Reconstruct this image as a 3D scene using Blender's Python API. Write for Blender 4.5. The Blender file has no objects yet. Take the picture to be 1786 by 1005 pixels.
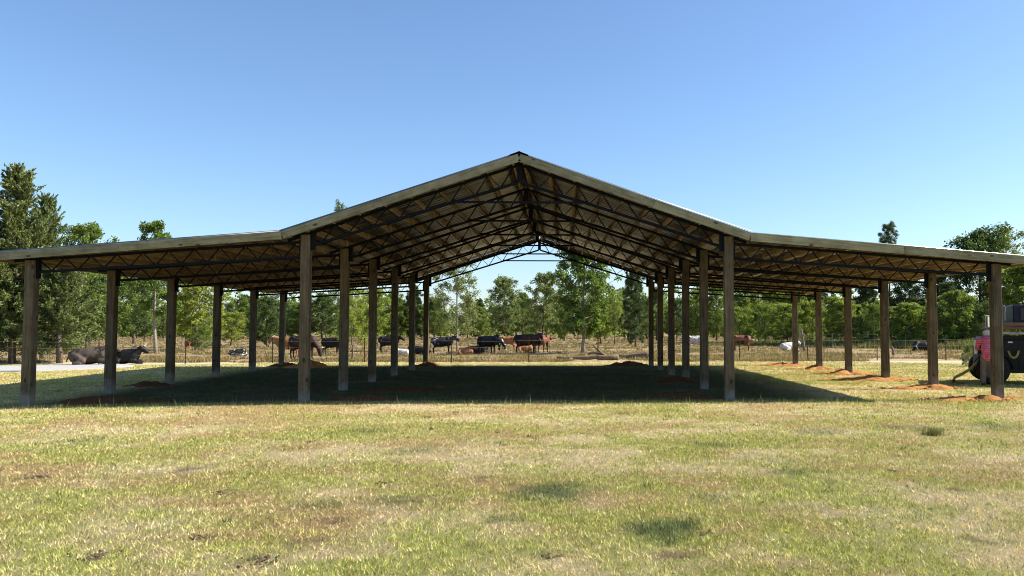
import bpy, math, random
import numpy as np
from mathutils import Vector, Matrix

random.seed(7)
RNG = np.random.default_rng(11)
S = bpy.context.scene
COL = S.collection
R = math.radians

# ------------------------------------------------------------------ camera
CAM = np.array([0.928, -17.327, 1.572])
FPX, YAW, PITCH, PPX, PPY = 1391.0, -0.0369, 0.0494, 893 + 138.6, 502.5
cam = bpy.data.cameras.new('camera')
cam_ob = bpy.data.objects.new('camera', cam)
COL.objects.link(cam_ob)
cam_ob.location = CAM
cam_ob.rotation_euler = (math.pi / 2 + PITCH, 0, YAW)
cam.sensor_width = 36
cam.lens = 36 * FPX / 1786
cam.shift_x = -138.6 / 1786
cam.clip_start, cam.clip_end = 0.1, 4000
S.camera = cam_ob

# ------------------------------------------------------------------ sky, sun, exposure
SUN_EL, SUN_TILT = R(39), R(5)          # sun to the right, a little behind the barn
sun_dir = Vector((math.cos(SUN_EL) * math.cos(SUN_TILT), math.cos(SUN_EL) * math.sin(SUN_TILT), math.sin(SUN_EL)))
w = bpy.data.worlds.new('World'); S.world = w; w.use_nodes = True
nt = w.node_tree
sky = nt.nodes.new('ShaderNodeTexSky'); sky.sky_type = 'NISHITA'; sky.sun_disc = False
sky.sun_elevation = SUN_EL; sky.sun_rotation = math.pi / 2 - SUN_TILT
sky.altitude = 0; sky.air_density = 1.0; sky.dust_density = 0.5; sky.ozone_density = 5.5
bg = nt.nodes['Background']; bg.inputs[1].default_value = 0.10
nt.links.new(sky.outputs[0], bg.inputs[0])
sl = bpy.data.lights.new('sun', 'SUN'); sl.energy = 5.0; sl.angle = R(0.5); sl.color = (1.0, 0.94, 0.84)
so = bpy.data.objects.new('sun', sl); COL.objects.link(so)
so.rotation_euler = sun_dir.to_track_quat('Z', 'Y').to_euler(); so.location = (30, 0, 40)
S.view_settings.view_transform = 'Standard'; S.view_settings.look = 'None'
S.view_settings.gamma = 1; S.view_settings.use_curve_mapping = False
S.view_settings.exposure = 1.0
S.cycles.max_bounces = 6; S.cycles.diffuse_bounces = 3; S.cycles.transparent_max_bounces = 6
S.cycles.use_denoising = True; S.cycles.filter_width = 1.0

# ------------------------------------------------------------------ helpers
_rt = np.array([math.cos(YAW), math.sin(YAW), 0]); _fh = np.array([-math.sin(YAW), math.cos(YAW), 0]); _z = np.array([0, 0, 1.0])
_fw = _fh * math.cos(PITCH) + _z * math.sin(PITCH); _up = -_fh * math.sin(PITCH) + _z * math.cos(PITCH)
def ray(px, py): return _rt * ((px - PPX) / FPX) + _fw - _up * ((py - PPY) / FPX)
def at(px, py, z=0.0):
    d = ray(px, py); t = (z - CAM[2]) / d[2]; p = CAM + d * t
    return np.array([p[0], p[1], z])
def at_y(px, py, Y):
    d = ray(px, py); return CAM + d * ((Y - CAM[1]) / d[1])     # the point seen at this pixel in the upright plane y = Y
def mpp(P): return float(np.dot(np.asarray(P)[:3] - CAM, _fw)) / FPX     # metres per photograph pixel at P

def vhash(ix, iy, s):
    n = (ix.astype(np.int64) * 374761393 + iy.astype(np.int64) * 668265263 + s * 974711) & 0x7fffffff
    n = ((n ^ (n >> 13)) * 1274126177) & 0x7fffffff
    return ((n ^ (n >> 16)) & 0xffff) / 65535.0
def vnoise(x, y, s=0):
    ix, iy = np.floor(x), np.floor(y); fx, fy = x - ix, y - iy
    fx = fx * fx * (3 - 2 * fx); fy = fy * fy * (3 - 2 * fy)
    a, b, c, d = vhash(ix, iy, s), vhash(ix + 1, iy, s), vhash(ix, iy + 1, s), vhash(ix + 1, iy + 1, s)
    return (a * (1 - fx) + b * fx) * (1 - fy) + (c * (1 - fx) + d * fx) * fy
def fbm(x, y, s=0, o=4):
    t, a, n = 0, 0.5, 0
    for k in range(o):
        t = t + a * vnoise(x * 2 ** k, y * 2 ** k, s + 17 * k); n += a; a *= 0.55
    return t / n
def sstep(a, b, x):
    t = np.clip((x - a) / (b - a), 0, 1); return t * t * (3 - 2 * t)

def link(o, parent=None):
    COL.objects.link(o)
    if parent: o.parent = parent
    return o
def tag(o, label=None, cat=None, group=None, kind=None):
    if label: o['label'] = label
    if cat: o['category'] = cat
    if group: o['group'] = group
    if kind: o['kind'] = kind
    return o
def empty(name, loc=(0, 0, 0), rz=0, label=None, cat=None, group=None):
    o = bpy.data.objects.new(name, None); o.empty_display_size = 0.2
    o.location = loc; o.rotation_euler = (0, 0, rz)
    return tag(link(o), label, cat, group)
def np_mesh(name, V, F, mat=None, col=None, smooth=False):
    V = np.asarray(V, np.float32); F = np.asarray(F, np.int32); k = F.shape[1]
    me = bpy.data.meshes.new(name)
    me.vertices.add(len(V)); me.vertices.foreach_set('co', V.ravel())
    me.loops.add(F.size); me.loops.foreach_set('vertex_index', F.ravel())
    me.polygons.add(len(F)); me.polygons.foreach_set('loop_start', np.arange(0, F.size, k, dtype=np.int32))
    me.update(calc_edges=True)
    if smooth: me.polygons.foreach_set('use_smooth', np.ones(len(F), bool))
    if col is not None:
        a = me.color_attributes.new('col', 'FLOAT_COLOR', 'POINT')
        c = np.ones((len(V), 4), np.float32); c[:, :3] = col if np.ndim(col) == 2 else np.asarray(col)[:, None]
        a.data.foreach_set('color', c.ravel())
    if mat: me.materials.append(mat)
    return me
def obj(name, me, parent=None):
    return link(bpy.data.objects.new(name, me), parent)

class MB:
    """collects boxes, bars and tubes into one mesh"""
    def __init__(s): s.v = []; s.f = []
    def add(s, V, F):
        n = len(s.v); s.v += [tuple(map(float, p)) for p in V]; s.f += [tuple(i + n for i in q) for q in F]; return s
    def box(s, c, d, M=None, b=0.0):
        hx, hy, hz = d[0] / 2, d[1] / 2, d[2] / 2
        if b > 0:
            P = [(sx * (hx - b * (k != 0)), sy * (hy - b * (k != 1)), sz * (hz - b * (k != 2))) for k in range(3) for sx in (-1, 1) for sy in (-1, 1) for sz in (-1, 1)]
            i = lambda k, x, y, z: k * 8 + x * 4 + y * 2 + z
            F = [[i(0, x, 0, 0), i(0, x, 1, 0), i(0, x, 1, 1), i(0, x, 0, 1)][::(1 if x else -1)] for x in (0, 1)]
            F += [[i(1, 0, y, 0), i(1, 0, y, 1), i(1, 1, y, 1), i(1, 1, y, 0)][::(1 if y else -1)] for y in (0, 1)]
            F += [[i(2, 0, 0, z), i(2, 1, 0, z), i(2, 1, 1, z), i(2, 0, 1, z)][::(1 if z else -1)] for z in (0, 1)]
            for a in (0, 1):
                for c2 in (0, 1):
                    F.append([i(0, a, c2, 0), i(0, a, c2, 1), i(1, a, c2, 1), i(1, a, c2, 0)])
                    F.append([i(0, a, 0, c2), i(0, a, 1, c2), i(2, a, 1, c2), i(2, a, 0, c2)])
                    F.append([i(1, 0, a, c2), i(1, 1, a, c2), i(2, 1, a, c2), i(2, 0, a, c2)])
            F += [[i(k, x, y, z) for k in range(3)] for x in (0, 1) for y in (0, 1) for z in (0, 1)]
        else:
            P = [(sx * hx, sy * hy, sz * hz) for sx in (-1, 1) for sy in (-1, 1) for sz in (-1, 1)]
            F = [(0, 1, 3, 2), (4, 6, 7, 5), (0, 4, 5, 1), (2, 3, 7, 6), (0, 2, 6, 4), (1, 5, 7, 3)]
        P = [Vector(p) for p in P]
        if M is not None: P = [M @ p for p in P]
        return s.add([p + Vector(c) for p in P], F)
    def bar(s, p, q, wd, ht, up=(0, 0, 1), b=0.0):
        p, q = Vector(p), Vector(q); d = q - p; x = d.normalized(); y = Vector(up).cross(x)
        if y.length < 1e-5: y = Vector((0, 1, 0)).cross(x)
        y.normalize(); z = x.cross(y)
        return s.box((p + q) / 2, (d.length, wd, ht), Matrix((x, y, z)).transposed(), b)
    def tube(s, pts, rad, n=8, caps=True):
        pts = [Vector(p) for p in pts]
        if not hasattr(rad, '__len__'): rad = [rad] * len(pts)
        V, F = [], []; ref = None
        for i, p in enumerate(pts):
            t = (pts[min(i + 1, len(pts) - 1)] - pts[max(i - 1, 0)]).normalized()
            if ref is None: ref = t.orthogonal().normalized()
            ref = (ref - t * ref.dot(t)).normalized(); bn = t.cross(ref)
            for k in range(n):
                a = 2 * math.pi * k / n; V.append(p + (ref * math.cos(a) + bn * math.sin(a)) * rad[i])
        for i in range(len(pts) - 1):
            for k in range(n):
                F.append((i * n + k, i * n + (k + 1) % n, (i + 1) * n + (k + 1) % n, (i + 1) * n + k))
        if caps: F += [tuple(range(n - 1, -1, -1)), tuple(range((len(pts) - 1) * n, len(pts) * n))]
        return s.add(V, F)
    def cap(s, p, r0, q, r1, n=12):
        """tapered capsule"""
        p, q = Vector(p), Vector(q); d = (q - p); L = d.length; t = d / L if L > 1e-6 else Vector((0, 0, 1))
        pts, rr = [], []
        for k in range(5):
            a = math.pi / 2 * (1 - k / 4); pts.append(p - t * r0 * math.sin(a)); rr.append(max(r0 * math.cos(a), r0 * .02))
        for k in range(5):
            a = math.pi / 2 * k / 4; pts.append(q + t * r1 * math.sin(a)); rr.append(max(r1 * math.cos(a), r1 * .02))
        return s.tube(pts, rr, n)
    def ell(s, c, r, n=14, M=None):
        V, F = [], []
        for i in range(9):
            a = -math.pi / 2 + math.pi * i / 8; ca = max(math.cos(a), 0.02)
            for k in range(n):
                b = 2 * math.pi * k / n; p = Vector((r[0] * ca * math.cos(b), r[1] * ca * math.sin(b), r[2] * math.sin(a)))
                V.append((M @ p if M is not None else p) + Vector(c))
        for i in range(8):
            for k in range(n): F.append((i * n + k, i * n + (k + 1) % n, (i + 1) * n + (k + 1) % n, (i + 1) * n + k))
        F += [tuple(range(n - 1, -1, -1)), tuple(range(8 * n, 9 * n))]
        return s.add(V, F)
    def mesh(s, name, mat=None, smooth=False):
        me = bpy.data.meshes.new(name); me.from_pydata(s.v, [], s.f); me.update()
        if smooth: me.polygons.foreach_set('use_smooth', np.ones(len(me.polygons), bool))
        if mat: me.materials.append(mat)
        return me
    def build(s, name, mat=None, parent=None, smooth=False):
        return obj(name, s.mesh(name, mat, smooth), parent)
    def fused(s, name, mat, voxel, smooth_it=4):
        """one continuous skin round everything collected"""
        me = s.mesh(name + '_raw'); o = bpy.data.objects.new(name + '_raw', me); COL.objects.link(o)
        m = o.modifiers.new('r', 'REMESH'); m.mode = 'VOXEL'; m.voxel_size = voxel; m.use_smooth_shade = True
        k = o.modifiers.new('s', 'SMOOTH'); k.iterations = smooth_it; k.factor = 0.5
        dg = bpy.context.evaluated_depsgraph_get()
        out = bpy.data.meshes.new_from_object(o.evaluated_get(dg)); out.name = name
        bpy.data.objects.remove(o); bpy.data.meshes.remove(me)
        out.materials.clear(); out.materials.append(mat)
        out.polygons.foreach_set('use_smooth', np.ones(len(out.polygons), bool))
        return out

# ------------------------------------------------------------------ materials
def new_mat(name):
    m = bpy.data.materials.new(name); m.use_nodes = True; t = m.node_tree; t.nodes.clear()
    out = t.nodes.new('ShaderNodeOutputMaterial'); b = t.nodes.new('ShaderNodeBsdfPrincipled')
    t.links.new(b.outputs[0], out.inputs[0]); b.inputs['Roughness'].default_value = 0.8
    b.inputs['Specular IOR Level'].default_value = 0.3
    return m, t, b, out
def node(t, kind, **kw):
    n = t.nodes.new(kind)
    for k, v in kw.items():
        if k in n.bl_rna.properties: setattr(n, k, v)
        else: n.inputs[k].default_value = v
    return n
def tex_noise(t, vec, scale, detail=4, rough=0.55, mapscale=None):
    if mapscale:
        mp = t.nodes.new('ShaderNodeMapping'); mp.inputs['Scale'].default_value = mapscale
        t.links.new(vec, mp.inputs[0]); vec = mp.outputs[0]
    n = node(t, 'ShaderNodeTexNoise', Scale=scale, Detail=detail, Roughness=rough)
    t.links.new(vec, n.inputs['Vector']); return n.outputs['Fac']
def ramp(t, fac, stops):
    r = t.nodes.new('ShaderNodeValToRGB'); e = r.color_ramp.elements
    while len(e) < len(stops): e.new(0.5)
    for el, (p, c) in zip(e, stops):
        el.position = p; el.color = (*(c if hasattr(c, '__len__') else (c, c, c)), 1)
    t.links.new(fac, r.inputs[0]); return r.outputs[0]
def mixc(t, a, b, fac, mode='MIX'):
    m = t.nodes.new('ShaderNodeMix'); m.data_type = 'RGBA'; m.blend_type = mode
    for sock, v in ((m.inputs[0], fac), (m.inputs[6], a), (m.inputs[7], b)):
        if hasattr(v, 'is_linked') or isinstance(v, bpy.types.NodeSocket): t.links.new(v, sock)
        elif hasattr(v, '__len__'): sock.default_value = (*v, 1)
        else: sock.default_value = v
    return m.outputs[2]
def bump(t, b, h, strength=0.4, dist=0.01):
    n = node(t, 'ShaderNodeBump', Strength=strength, Distance=dist)
    t.links.new(h, n.inputs['Height']); t.links.new(n.outputs[0], b.inputs['Normal'])
def obj_vec(t, world=False):
    if world: return t.nodes.new('ShaderNodeNewGeometry').outputs['Position']
    return t.nodes.new('ShaderNodeTexCoord').outputs['Object']
def rnd_obj(t): return t.nodes.new('ShaderNodeObjectInfo').outputs['Random']

def wood(name, dark, mid, light, axis=2, scale=1.0, knots=True, mud=None):
    """grain runs along the given local axis; knots and checks are real marks of the board"""
    m, t, b, _ = new_mat(name); v = obj_vec(t)
    add = t.nodes.new('ShaderNodeVectorMath'); add.operation = 'ADD'
    comb = t.nodes.new('ShaderNodeCombineXYZ'); rn = rnd_obj(t)
    mul = node(t, 'ShaderNodeMath', operation='MULTIPLY'); mul.inputs[1].default_value = 37.0
    t.links.new(rn, mul.inputs[0])
    for i in range(3): t.links.new(mul.outputs[0], comb.inputs[i])
    t.links.new(v, add.inputs[0]); t.links.new(comb.outputs[0], add.inputs[1]); vv = add.outputs[0]
    ms = [1, 1, 1]; ms[axis] = 0.05
    g = tex_noise(t, vv, 38 * scale, 5, 0.65, ms)
    big = tex_noise(t, vv, 3.0, 3, 0.6, [1, 1, 1])
    c = ramp(t, g, [(0.30, dark), (0.5, mid), (0.72, light)])
    c = mixc(t, c, mixc(t, c, (0.62, 0.60, 0.52), 1.0, 'MULTIPLY'), ramp(t, big, [(0.35, 0.0), (0.7, 1.0)]))
    ms2 = [1, 1, 1]; ms2[axis] = 0.09
    c = mixc(t, c, ramp(t, tex_noise(t, vv, 17, 4, 0.7, ms2), [(0.30, (0.45, 0.44, 0.42)), (0.44, (1, 1, 1)), (0.60, (1, 1, 1)), (0.75, (1.35, 1.33, 1.30))]), 0.8, 'MULTIPLY')
    if knots:
        vo = node(t, 'ShaderNodeTexVoronoi', Scale=3.2); mp = t.nodes.new('ShaderNodeMapping'); s3 = [1.6, 1.6, 1.6]; s3[axis] = 0.8
        mp.inputs['Scale'].default_value = s3; t.links.new(vv, mp.inputs[0]); t.links.new(mp.outputs[0], vo.inputs['Vector'])
        c = mixc(t, c, tuple(x * 0.28 for x in dark), ramp(t, vo.outputs['Distance'], [(0.10, 0.95), (0.17, 0.0)]))
    tint = ramp(t, rn, [(0.0, (0.80, 0.80, 0.80)), (1.0, (1.12, 1.10, 1.05))])
    c = mixc(t, c, tint, 1.0, 'MULTIPLY')
    if mud:
        sx = t.nodes.new('ShaderNodeSeparateXYZ'); t.links.new(v, sx.inputs[0])
        ad = node(t, 'ShaderNodeMath', operation='MULTIPLY_ADD'); ad.inputs[1].default_value = 0.35
        t.links.new(tex_noise(t, vv, 6, 4), ad.inputs[0]); t.links.new(sx.outputs[2], ad.inputs[2])
        c = mixc(t, c, mud, ramp(t, ad.outputs[0], [(0.22, 0.6), (0.50, 0.0)]))
    t.links.new(c, b.inputs['Base Color']); b.inputs['Roughness'].default_value = 0.75
    bump(t, b, g, 0.35, 0.006)
    return m
def plain(name, c, rough=0.6, metal=0.0, var=0.25, scale=8.0, bmp=0.0):
    m, t, b, _ = new_mat(name); n = tex_noise(t, obj_vec(t), scale, 5, 0.6)
    col = ramp(t, n, [(0.3, tuple(x * (1 - var) for x in c)), (0.7, tuple(min(1, x * (1 + var)) for x in c))])
    t.links.new(col, b.inputs['Base Color']); b.inputs['Roughness'].default_value = rough; b.inputs['Metallic'].default_value = metal
    if bmp: bump(t, b, n, bmp, 0.02)
    return m
def leafmat(name, c, trans=0.35, shift=(0.6, 1.3)):
    m, t, b, out = new_mat(name)
    at_ = node(t, 'ShaderNodeVertexColor', layer_name='col')
    col = mixc(t, c, at_.outputs[0], 1.0, 'MULTIPLY')
    col = mixc(t, col, ramp(t, rnd_obj(t), [(0, (0.85, 0.9, 0.85)), (1, (1.15, 1.08, 1.0))]), 1.0, 'MULTIPLY')
    t.links.new(col, b.inputs['Base Color']); b.inputs['Roughness'].default_value = 0.55
    tr = t.nodes.new('ShaderNodeBsdfTranslucent'); t.links.new(mixc(t, col, (1.25, 1.2, 0.55), 1.0, 'MULTIPLY'), tr.inputs[0])
    mx = t.nodes.new('ShaderNodeMixShader'); mx.inputs[0].default_value = trans
    t.links.new(b.outputs[0], mx.inputs[1]); t.links.new(tr.outputs[0], mx.inputs[2]); t.links.new(mx.outputs[0], out.inputs[0])
    return m
def groundmat(name, fine=70, contrast=0.5, stretch=None):
    m, t, b, _ = new_mat(name); v = obj_vec(t, True)
    a = node(t, 'ShaderNodeVertexColor', layer_name='col').outputs[0]
    n1 = tex_noise(t, v, fine, 6, 0.75); n2 = tex_noise(t, v, 4.5, 5, 0.65)
    k = ramp(t, n1, [(0.28, 1 - contrast), (0.5, 1.0), (0.74, 1 + contrast)])
    c = mixc(t, a, k, 1.0, 'MULTIPLY')
    c = mixc(t, c, ramp(t, n2, [(0.3, (0.80, 0.82, 0.80)), (0.7, (1.18, 1.14, 1.12))]), 1.0, 'MULTIPLY')
    t.links.new(c, b.inputs['Base Color']); b.inputs['Roughness'].default_value = 0.95; b.inputs['Specular IOR Level'].default_value = 0.1
    bump(t, b, n1, 0.8, 0.03)
    return m

M = {}
M['post'] = wood('post_wood', (0.070, 0.049, 0.027), (0.132, 0.097, 0.056), (0.195, 0.150, 0.092), 2, 0.8, True, (0.27, 0.25, 0.22))
M['fascia'] = wood('treated_board', (0.20, 0.178, 0.105), (0.32, 0.288, 0.178), (0.40, 0.368, 0.24), 0, 0.7)
M['purlin'] = wood('purlin_wood', (0.26, 0.17, 0.098), (0.42, 0.29, 0.172), (0.51, 0.37, 0.225), 1, 0.7, False)
M['steel'] = plain('black_steel', (0.0045, 0.005, 0.0075), 0.55, 0.0, 0.3, 6)
M['steel'].node_tree.nodes['Principled BSDF'].inputs['Specular IOR Level'].default_value = 0.12
M['bolt'] = plain('zinc_bolt', (0.6, 0.6, 0.6), 0.35, 1.0, 0.1)
M['blade'] = leafmat('grass_blade', (1, 1, 1), 0.22)
M['lawn'] = groundmat('lawn_soil', 60, 0.62)
M['pasture'] = groundmat('pasture_soil', 9, 0.5)
M['bark'] = plain('bark', (0.13, 0.10, 0.075), 0.95, 0, 0.45, 14, 0.6)
M['palebark'] = plain('pale_bark', (0.26, 0.225, 0.185), 0.95, 0, 0.4, 12, 0.5)
M['leaf_bright'] = leafmat('leaf_bright', (0.235, 0.30, 0.066), 0.50)
M['leaf_mid'] = leafmat('leaf_mid', (0.155, 0.222, 0.054), 0.48)
M['leaf_dark'] = leafmat('leaf_dark', (0.078, 0.124, 0.036), 0.40)
M['leaf_grey'] = leafmat('leaf_grey', (0.172, 0.216, 0.092), 0.46)
M['leaf_cedar'] = leafmat('leaf_cedar', (0.145, 0.180, 0.066), 0.34)
M['leaf_pine'] = leafmat('leaf_pine', (0.085, 0.125, 0.048), 0.30)
M['weed'] = leafmat('weed', (1, 1, 1), 0.3)

def roofmat():
    m, t, b, _ = new_mat('galvalume'); v = obj_vec(t)
    n = tex_noise(t, v, 2.2, 5, 0.6); s = tex_noise(t, v, 60, 2, 0.5)
    c = ramp(t, n, [(0.3, (0.30, 0.30, 0.31)), (0.7, (0.42, 0.42, 0.42))])
    c = mixc(t, c, ramp(t, s, [(0.3, 0.85), (0.7, 1.1)]), 1.0, 'MULTIPLY')
    t.links.new(c, b.inputs['Base Color']); b.inputs['Metallic'].default_value = 1.0
    t.links.new(ramp(t, n, [(0.3, 0.26), (0.7, 0.36)]), b.inputs['Roughness'])
    return m
M['roof'] = roofmat()
def claymat(name='orange_clay', cc=((0.34, 0.145, 0.045), (0.53, 0.255, 0.085), (0.64, 0.37, 0.165))):
    m, t, b, _ = new_mat(name); v = obj_vec(t, True)
    n = tex_noise(t, v, 9, 6, 0.7); f = tex_noise(t, v, 45, 5, 0.7)
    c = ramp(t, n, [(0.25, cc[0]), (0.5, cc[1]), (0.75, cc[2])])
    c = mixc(t, c, ramp(t, f, [(0.3, 0.6), (0.7, 1.25)]), 1.0, 'MULTIPLY')
    t.links.new(c, b.inputs['Base Color']); b.inputs['Roughness'].default_value = 1.0; b.inputs['Specular IOR Level'].default_value = 0.1
    bump(t, b, f, 1.0, 0.04)
    return m
M['clay'] = claymat()
M['brownclay'] = claymat('brown_clay', ((0.10, 0.042, 0.020), (0.165, 0.070, 0.030), (0.22, 0.105, 0.05)))  # same clay with the barn's shade darkened into its colour
M['soilclod'] = plain('soil_clod', (0.095, 0.064, 0.042), 1.0, 0, 0.5, 25, 1.0)
# ------------------------------------------------------------------ ground
W_L, W_R, C2 = 5.75, 5.955, 4.57          # lean-to widths, half of the middle span
POSTX = (-C2 - W_L, -C2, C2, C2 + W_R); BAY = 3.05; DEEP = 5 * BAY
LAWN_END = 19.6
def edge_y(x): return LAWN_END + 0.6 * np.sin(x * 0.21) + 0.4 * np.sin(x * 0.53 + 1)
def gz(x, y):
    z = 0.035 * (fbm(x * 0.45, y * 0.45, 3, 3) - 0.5) + 0.02 * (fbm(x * 2.2, y * 2.2, 5, 2) - 0.5)
    return z - 0.07 * sstep(-5, -10, x) * sstep(14, 2, y)
DARKP = [(1150, 925, 66, 20), (1185, 921, 40, 16), (965, 857, 66, 16), (930, 862, 40, 12)]
FAINTP = [(725, 786, 56, 8), (560, 884, 55, 11), (130, 768, 48, 8), (1430, 753, 50, 6), (1385, 825, 60, 8), (700, 874, 85, 12), (640, 752, 45, 5), (1610, 748, 40, 7), (1245, 777, 40, 5), (1740, 745, 60, 8), (880, 905, 40, 8), (1240, 870, 30, 9)]
SOILP = [(165, 972, 38, 16), (455, 975, 36, 14), (66, 831, 26, 6), (395, 862, 34, 9), (580, 910, 30, 10), (545, 945, 50, 13), (1180, 972, 60, 14), (970, 965, 30, 10),
         (840, 835, 20, 6), (330, 820, 30, 7), (1560, 745, 30, 5), (1670, 855, 40, 7), (1000, 780, 22, 5), (350, 938, 24, 6), (1090, 720, 40, 5), (1700, 940, 40, 10)]
PALEP = [(105, 745, 40, 6), (280, 912, 60, 10), (150, 912, 40, 8), (1350, 800, 90, 9), (1500, 890, 120, 16), (330, 818, 60, 9), (830, 770, 60, 6)]
def patches(x, y, L, e0=0.5, e1=1.25, s=40):
    m = np.zeros_like(x)
    wob = 0.7 * (fbm(x * 2.6, y * 2.6, s, 4) - 0.5) + 0.9 * (fbm(x * 9, y * 9, s + 3, 3) - 0.5)
    for (px, py, rx, ry) in L:
        c = at(px, py); a = at(px + rx, py)[0] - c[0]; b = abs(at(px, py - ry)[1] - at(px, py + ry)[1]) / 2
        d = np.sqrt(((x - c[0]) / a) ** 2 + ((y - c[1]) / b) ** 2) + wob
        m = np.maximum(m, 1 - sstep(e0, e1, d))
    return m
STRAW = np.array([0.60, 0.485, 0.30]); STRAW2 = np.array([0.40, 0.275, 0.130]); GREEN = np.array([0.335, 0.37, 0.085]); DGREEN = np.array([0.080, 0.115, 0.040])
LUSH = np.array([0.050, 0.078, 0.023]); SOIL = np.array([0.155, 0.098, 0.062]); PALE = np.array([0.58, 0.50, 0.37]); SHADESOIL = np.array([0.072, 0.047, 0.034]); RED = np.array([0.36, 0.17, 0.075])  # the dark grass and dark soil tones carry the barn's painted shade
def darkness(x, y): return np.maximum(patches(x, y, DARKP, 0.25, 1.35), 0.55 * patches(x, y, FAINTP, 0.1, 1.4, 47))
def greenness(x, y):
    g = 0.34 * fbm(x * 0.42, y * 0.60, 21, 4) + 0.36 * fbm(x * 1.7, y * 2.1, 22, 4) + 0.30 * fbm(x * 5.5, y * 6.0, 23, 3)
    lush_r = sstep(1.0, 8.0, x) * sstep(-4, -9, y) * 0.05
    return 0.05 + 0.80 * sstep(0.37, 0.66, g + lush_r)
def inside(x, y):      # painted barn shade: darkens grass and bare ground, thins the blades
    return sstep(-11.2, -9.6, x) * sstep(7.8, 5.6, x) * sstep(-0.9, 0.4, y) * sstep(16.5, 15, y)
def lawn_color(x, y):
    g = greenness(x, y)[:, None]; t = fbm(x * 0.8, y * 1.1, 31, 4)[:, None]; t = sstep(0.38, 0.62, t)
    c = (STRAW * (1 - t) + STRAW2 * t) * (1 - g) + GREEN * g
    far = sstep(9, 17, y)[:, None]; c = c * (1 - 0.6 * far) + (0.55 * GREEN + 0.45 * STRAW * 0.9) * 0.6 * far
    strip = sstep(16.2, 18.8, y + 1.2 * (fbm(x * 0.4, y * 0.4, 8, 2) - 0.5))[:, None]; c = c * (1 - strip * 0.75) + PALE * strip * 0.75
    hi = sstep(.40, .60, fbm(x * 7, y * 7, 83, 3))[:, None]
    c = c + (PALE - c) * 0.70 * hi * patches(x, y, PALEP, 0.1, 1.5, 43)[:, None]
    c = c + (DGREEN * 1.15 - c) * 0.8 * darkness(x, y)[:, None]
    c = c + (SOIL - c) * 0.9 * (1 - .75 * hi) * patches(x, y, SOILP, 0.2, 1.1, 41)[:, None]
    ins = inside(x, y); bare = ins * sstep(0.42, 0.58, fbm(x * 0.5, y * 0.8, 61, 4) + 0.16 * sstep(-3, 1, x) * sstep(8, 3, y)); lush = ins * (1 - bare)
    c = c + (LUSH - c) * 0.94 * lush[:, None]; c = c + (SHADESOIL - c) * 0.9 * bare[:, None]  # barn shade blended into the grass and bare soil colour
    return c
def past_color(x, y):
    t = fbm(x * 0.16, y * 0.30, 71, 4)[:, None]; t = sstep(0.36, 0.64, t); u = sstep(0.42, 0.62, fbm(x * 0.5, y * 0.9, 72, 4))[:, None]
    c = np.array([0.33, 0.235, 0.130]) * (1 - t) + np.array([0.235, 0.165, 0.088]) * t
    c = c + (np.array([0.17, 0.145, 0.06]) - c) * 0.45 * u
    strip = (1 - sstep(20.5, 24.5, y + 2.5 * (fbm(x * 0.25, y * 0.25, 9, 3) - 0.5)))[:, None]
    return c + (np.array([0.42, 0.325, 0.215]) - c) * 0.8 * strip

def grid_mesh(name, xs, ys, zf, cf, mat):
    X, Y = np.meshgrid(xs, ys); X = X.ravel(); Y = Y.ravel(); nx, ny = len(xs), len(ys)
    Z = zf(X, Y); i = np.arange(nx * ny).reshape(ny, nx)
    F = np.stack([i[:-1, :-1], i[:-1, 1:], i[1:, 1:], i[1:, :-1]], -1).reshape(-1, 4)
    return X, Y, np_mesh(name, np.stack([X, Y, Z], 1), F, mat, cf(X, Y), True)
def spread(lo, hi, step, far, grow=1.25):
    a = list(np.arange(lo, hi, step)); s = step
    while a[-1] < far: s *= grow; a.append(a[-1] + s)
    s = step
    while a[0] > -far: s *= grow; a.insert(0, a[0] - s)
    return np.array(a)
xs = spread(-16, 15, 0.14, 90); ys = np.concatenate([np.arange(-24, -16, 0.5), np.arange(-16, 0, 0.11), np.linspace(0, LAWN_END, 120)])
_, _, me = grid_mesh('lawn', xs, ys, gz, lambda x, y: lawn_color(x, y) * (0.56 + 0.36 * sstep(-10, 3, y))[:, None], M['lawn']); tag(obj('lawn', me), kind='structure')  # ground colour darkened towards the camera as shadow between the blades
xs = spread(-40, 40, 0.6, 400); ys = np.concatenate([np.linspace(LAWN_END, 60, 90), np.linspace(62, 160, 40), np.linspace(180, 420, 8)])
_, _, me = grid_mesh('pasture', xs, ys, lambda x, y: 0.05 * (fbm(x * .3, y * .3, 77, 3) - 0.5) * sstep(LAWN_END, LAWN_END + 3, y) + gz(x, y) * sstep(LAWN_END + 3, LAWN_END, y), past_color, M['pasture'])
tag(obj('pasture', me), kind='structure')
me = np_mesh('terrain', [(-1500, -1500, -0.25), (1500, -1500, -0.25), (1500, 1500, -0.25), (-1500, 1500, -0.25)], [(0, 1, 2, 3)], M['pasture'], np.tile([[0.25, 0.20, 0.10]], (4, 1)))
tag(obj('terrain', me), kind='structure')

M['concrete'] = plain('concrete', (0.40, 0.39, 0.38), 0.9, 0, 0.12, 3, 0.2)
P = [at(-140, 651), at(60, 648.5), at(185, 643.5), at(234, 639.5), at(222, 637), at(60, 640), at(-140, 643)]
n = len(P); mb = MB()
mb.add([(p[0], p[1], 0.05) for p in P] + [(p[0], p[1], -0.15) for p in P], [tuple(range(n))] + [(i, i + n, (i + 1) % n + n, (i + 1) % n) for i in range(n)])
tag(mb.build('concrete_slab', M['concrete']), kind='structure')

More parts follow.
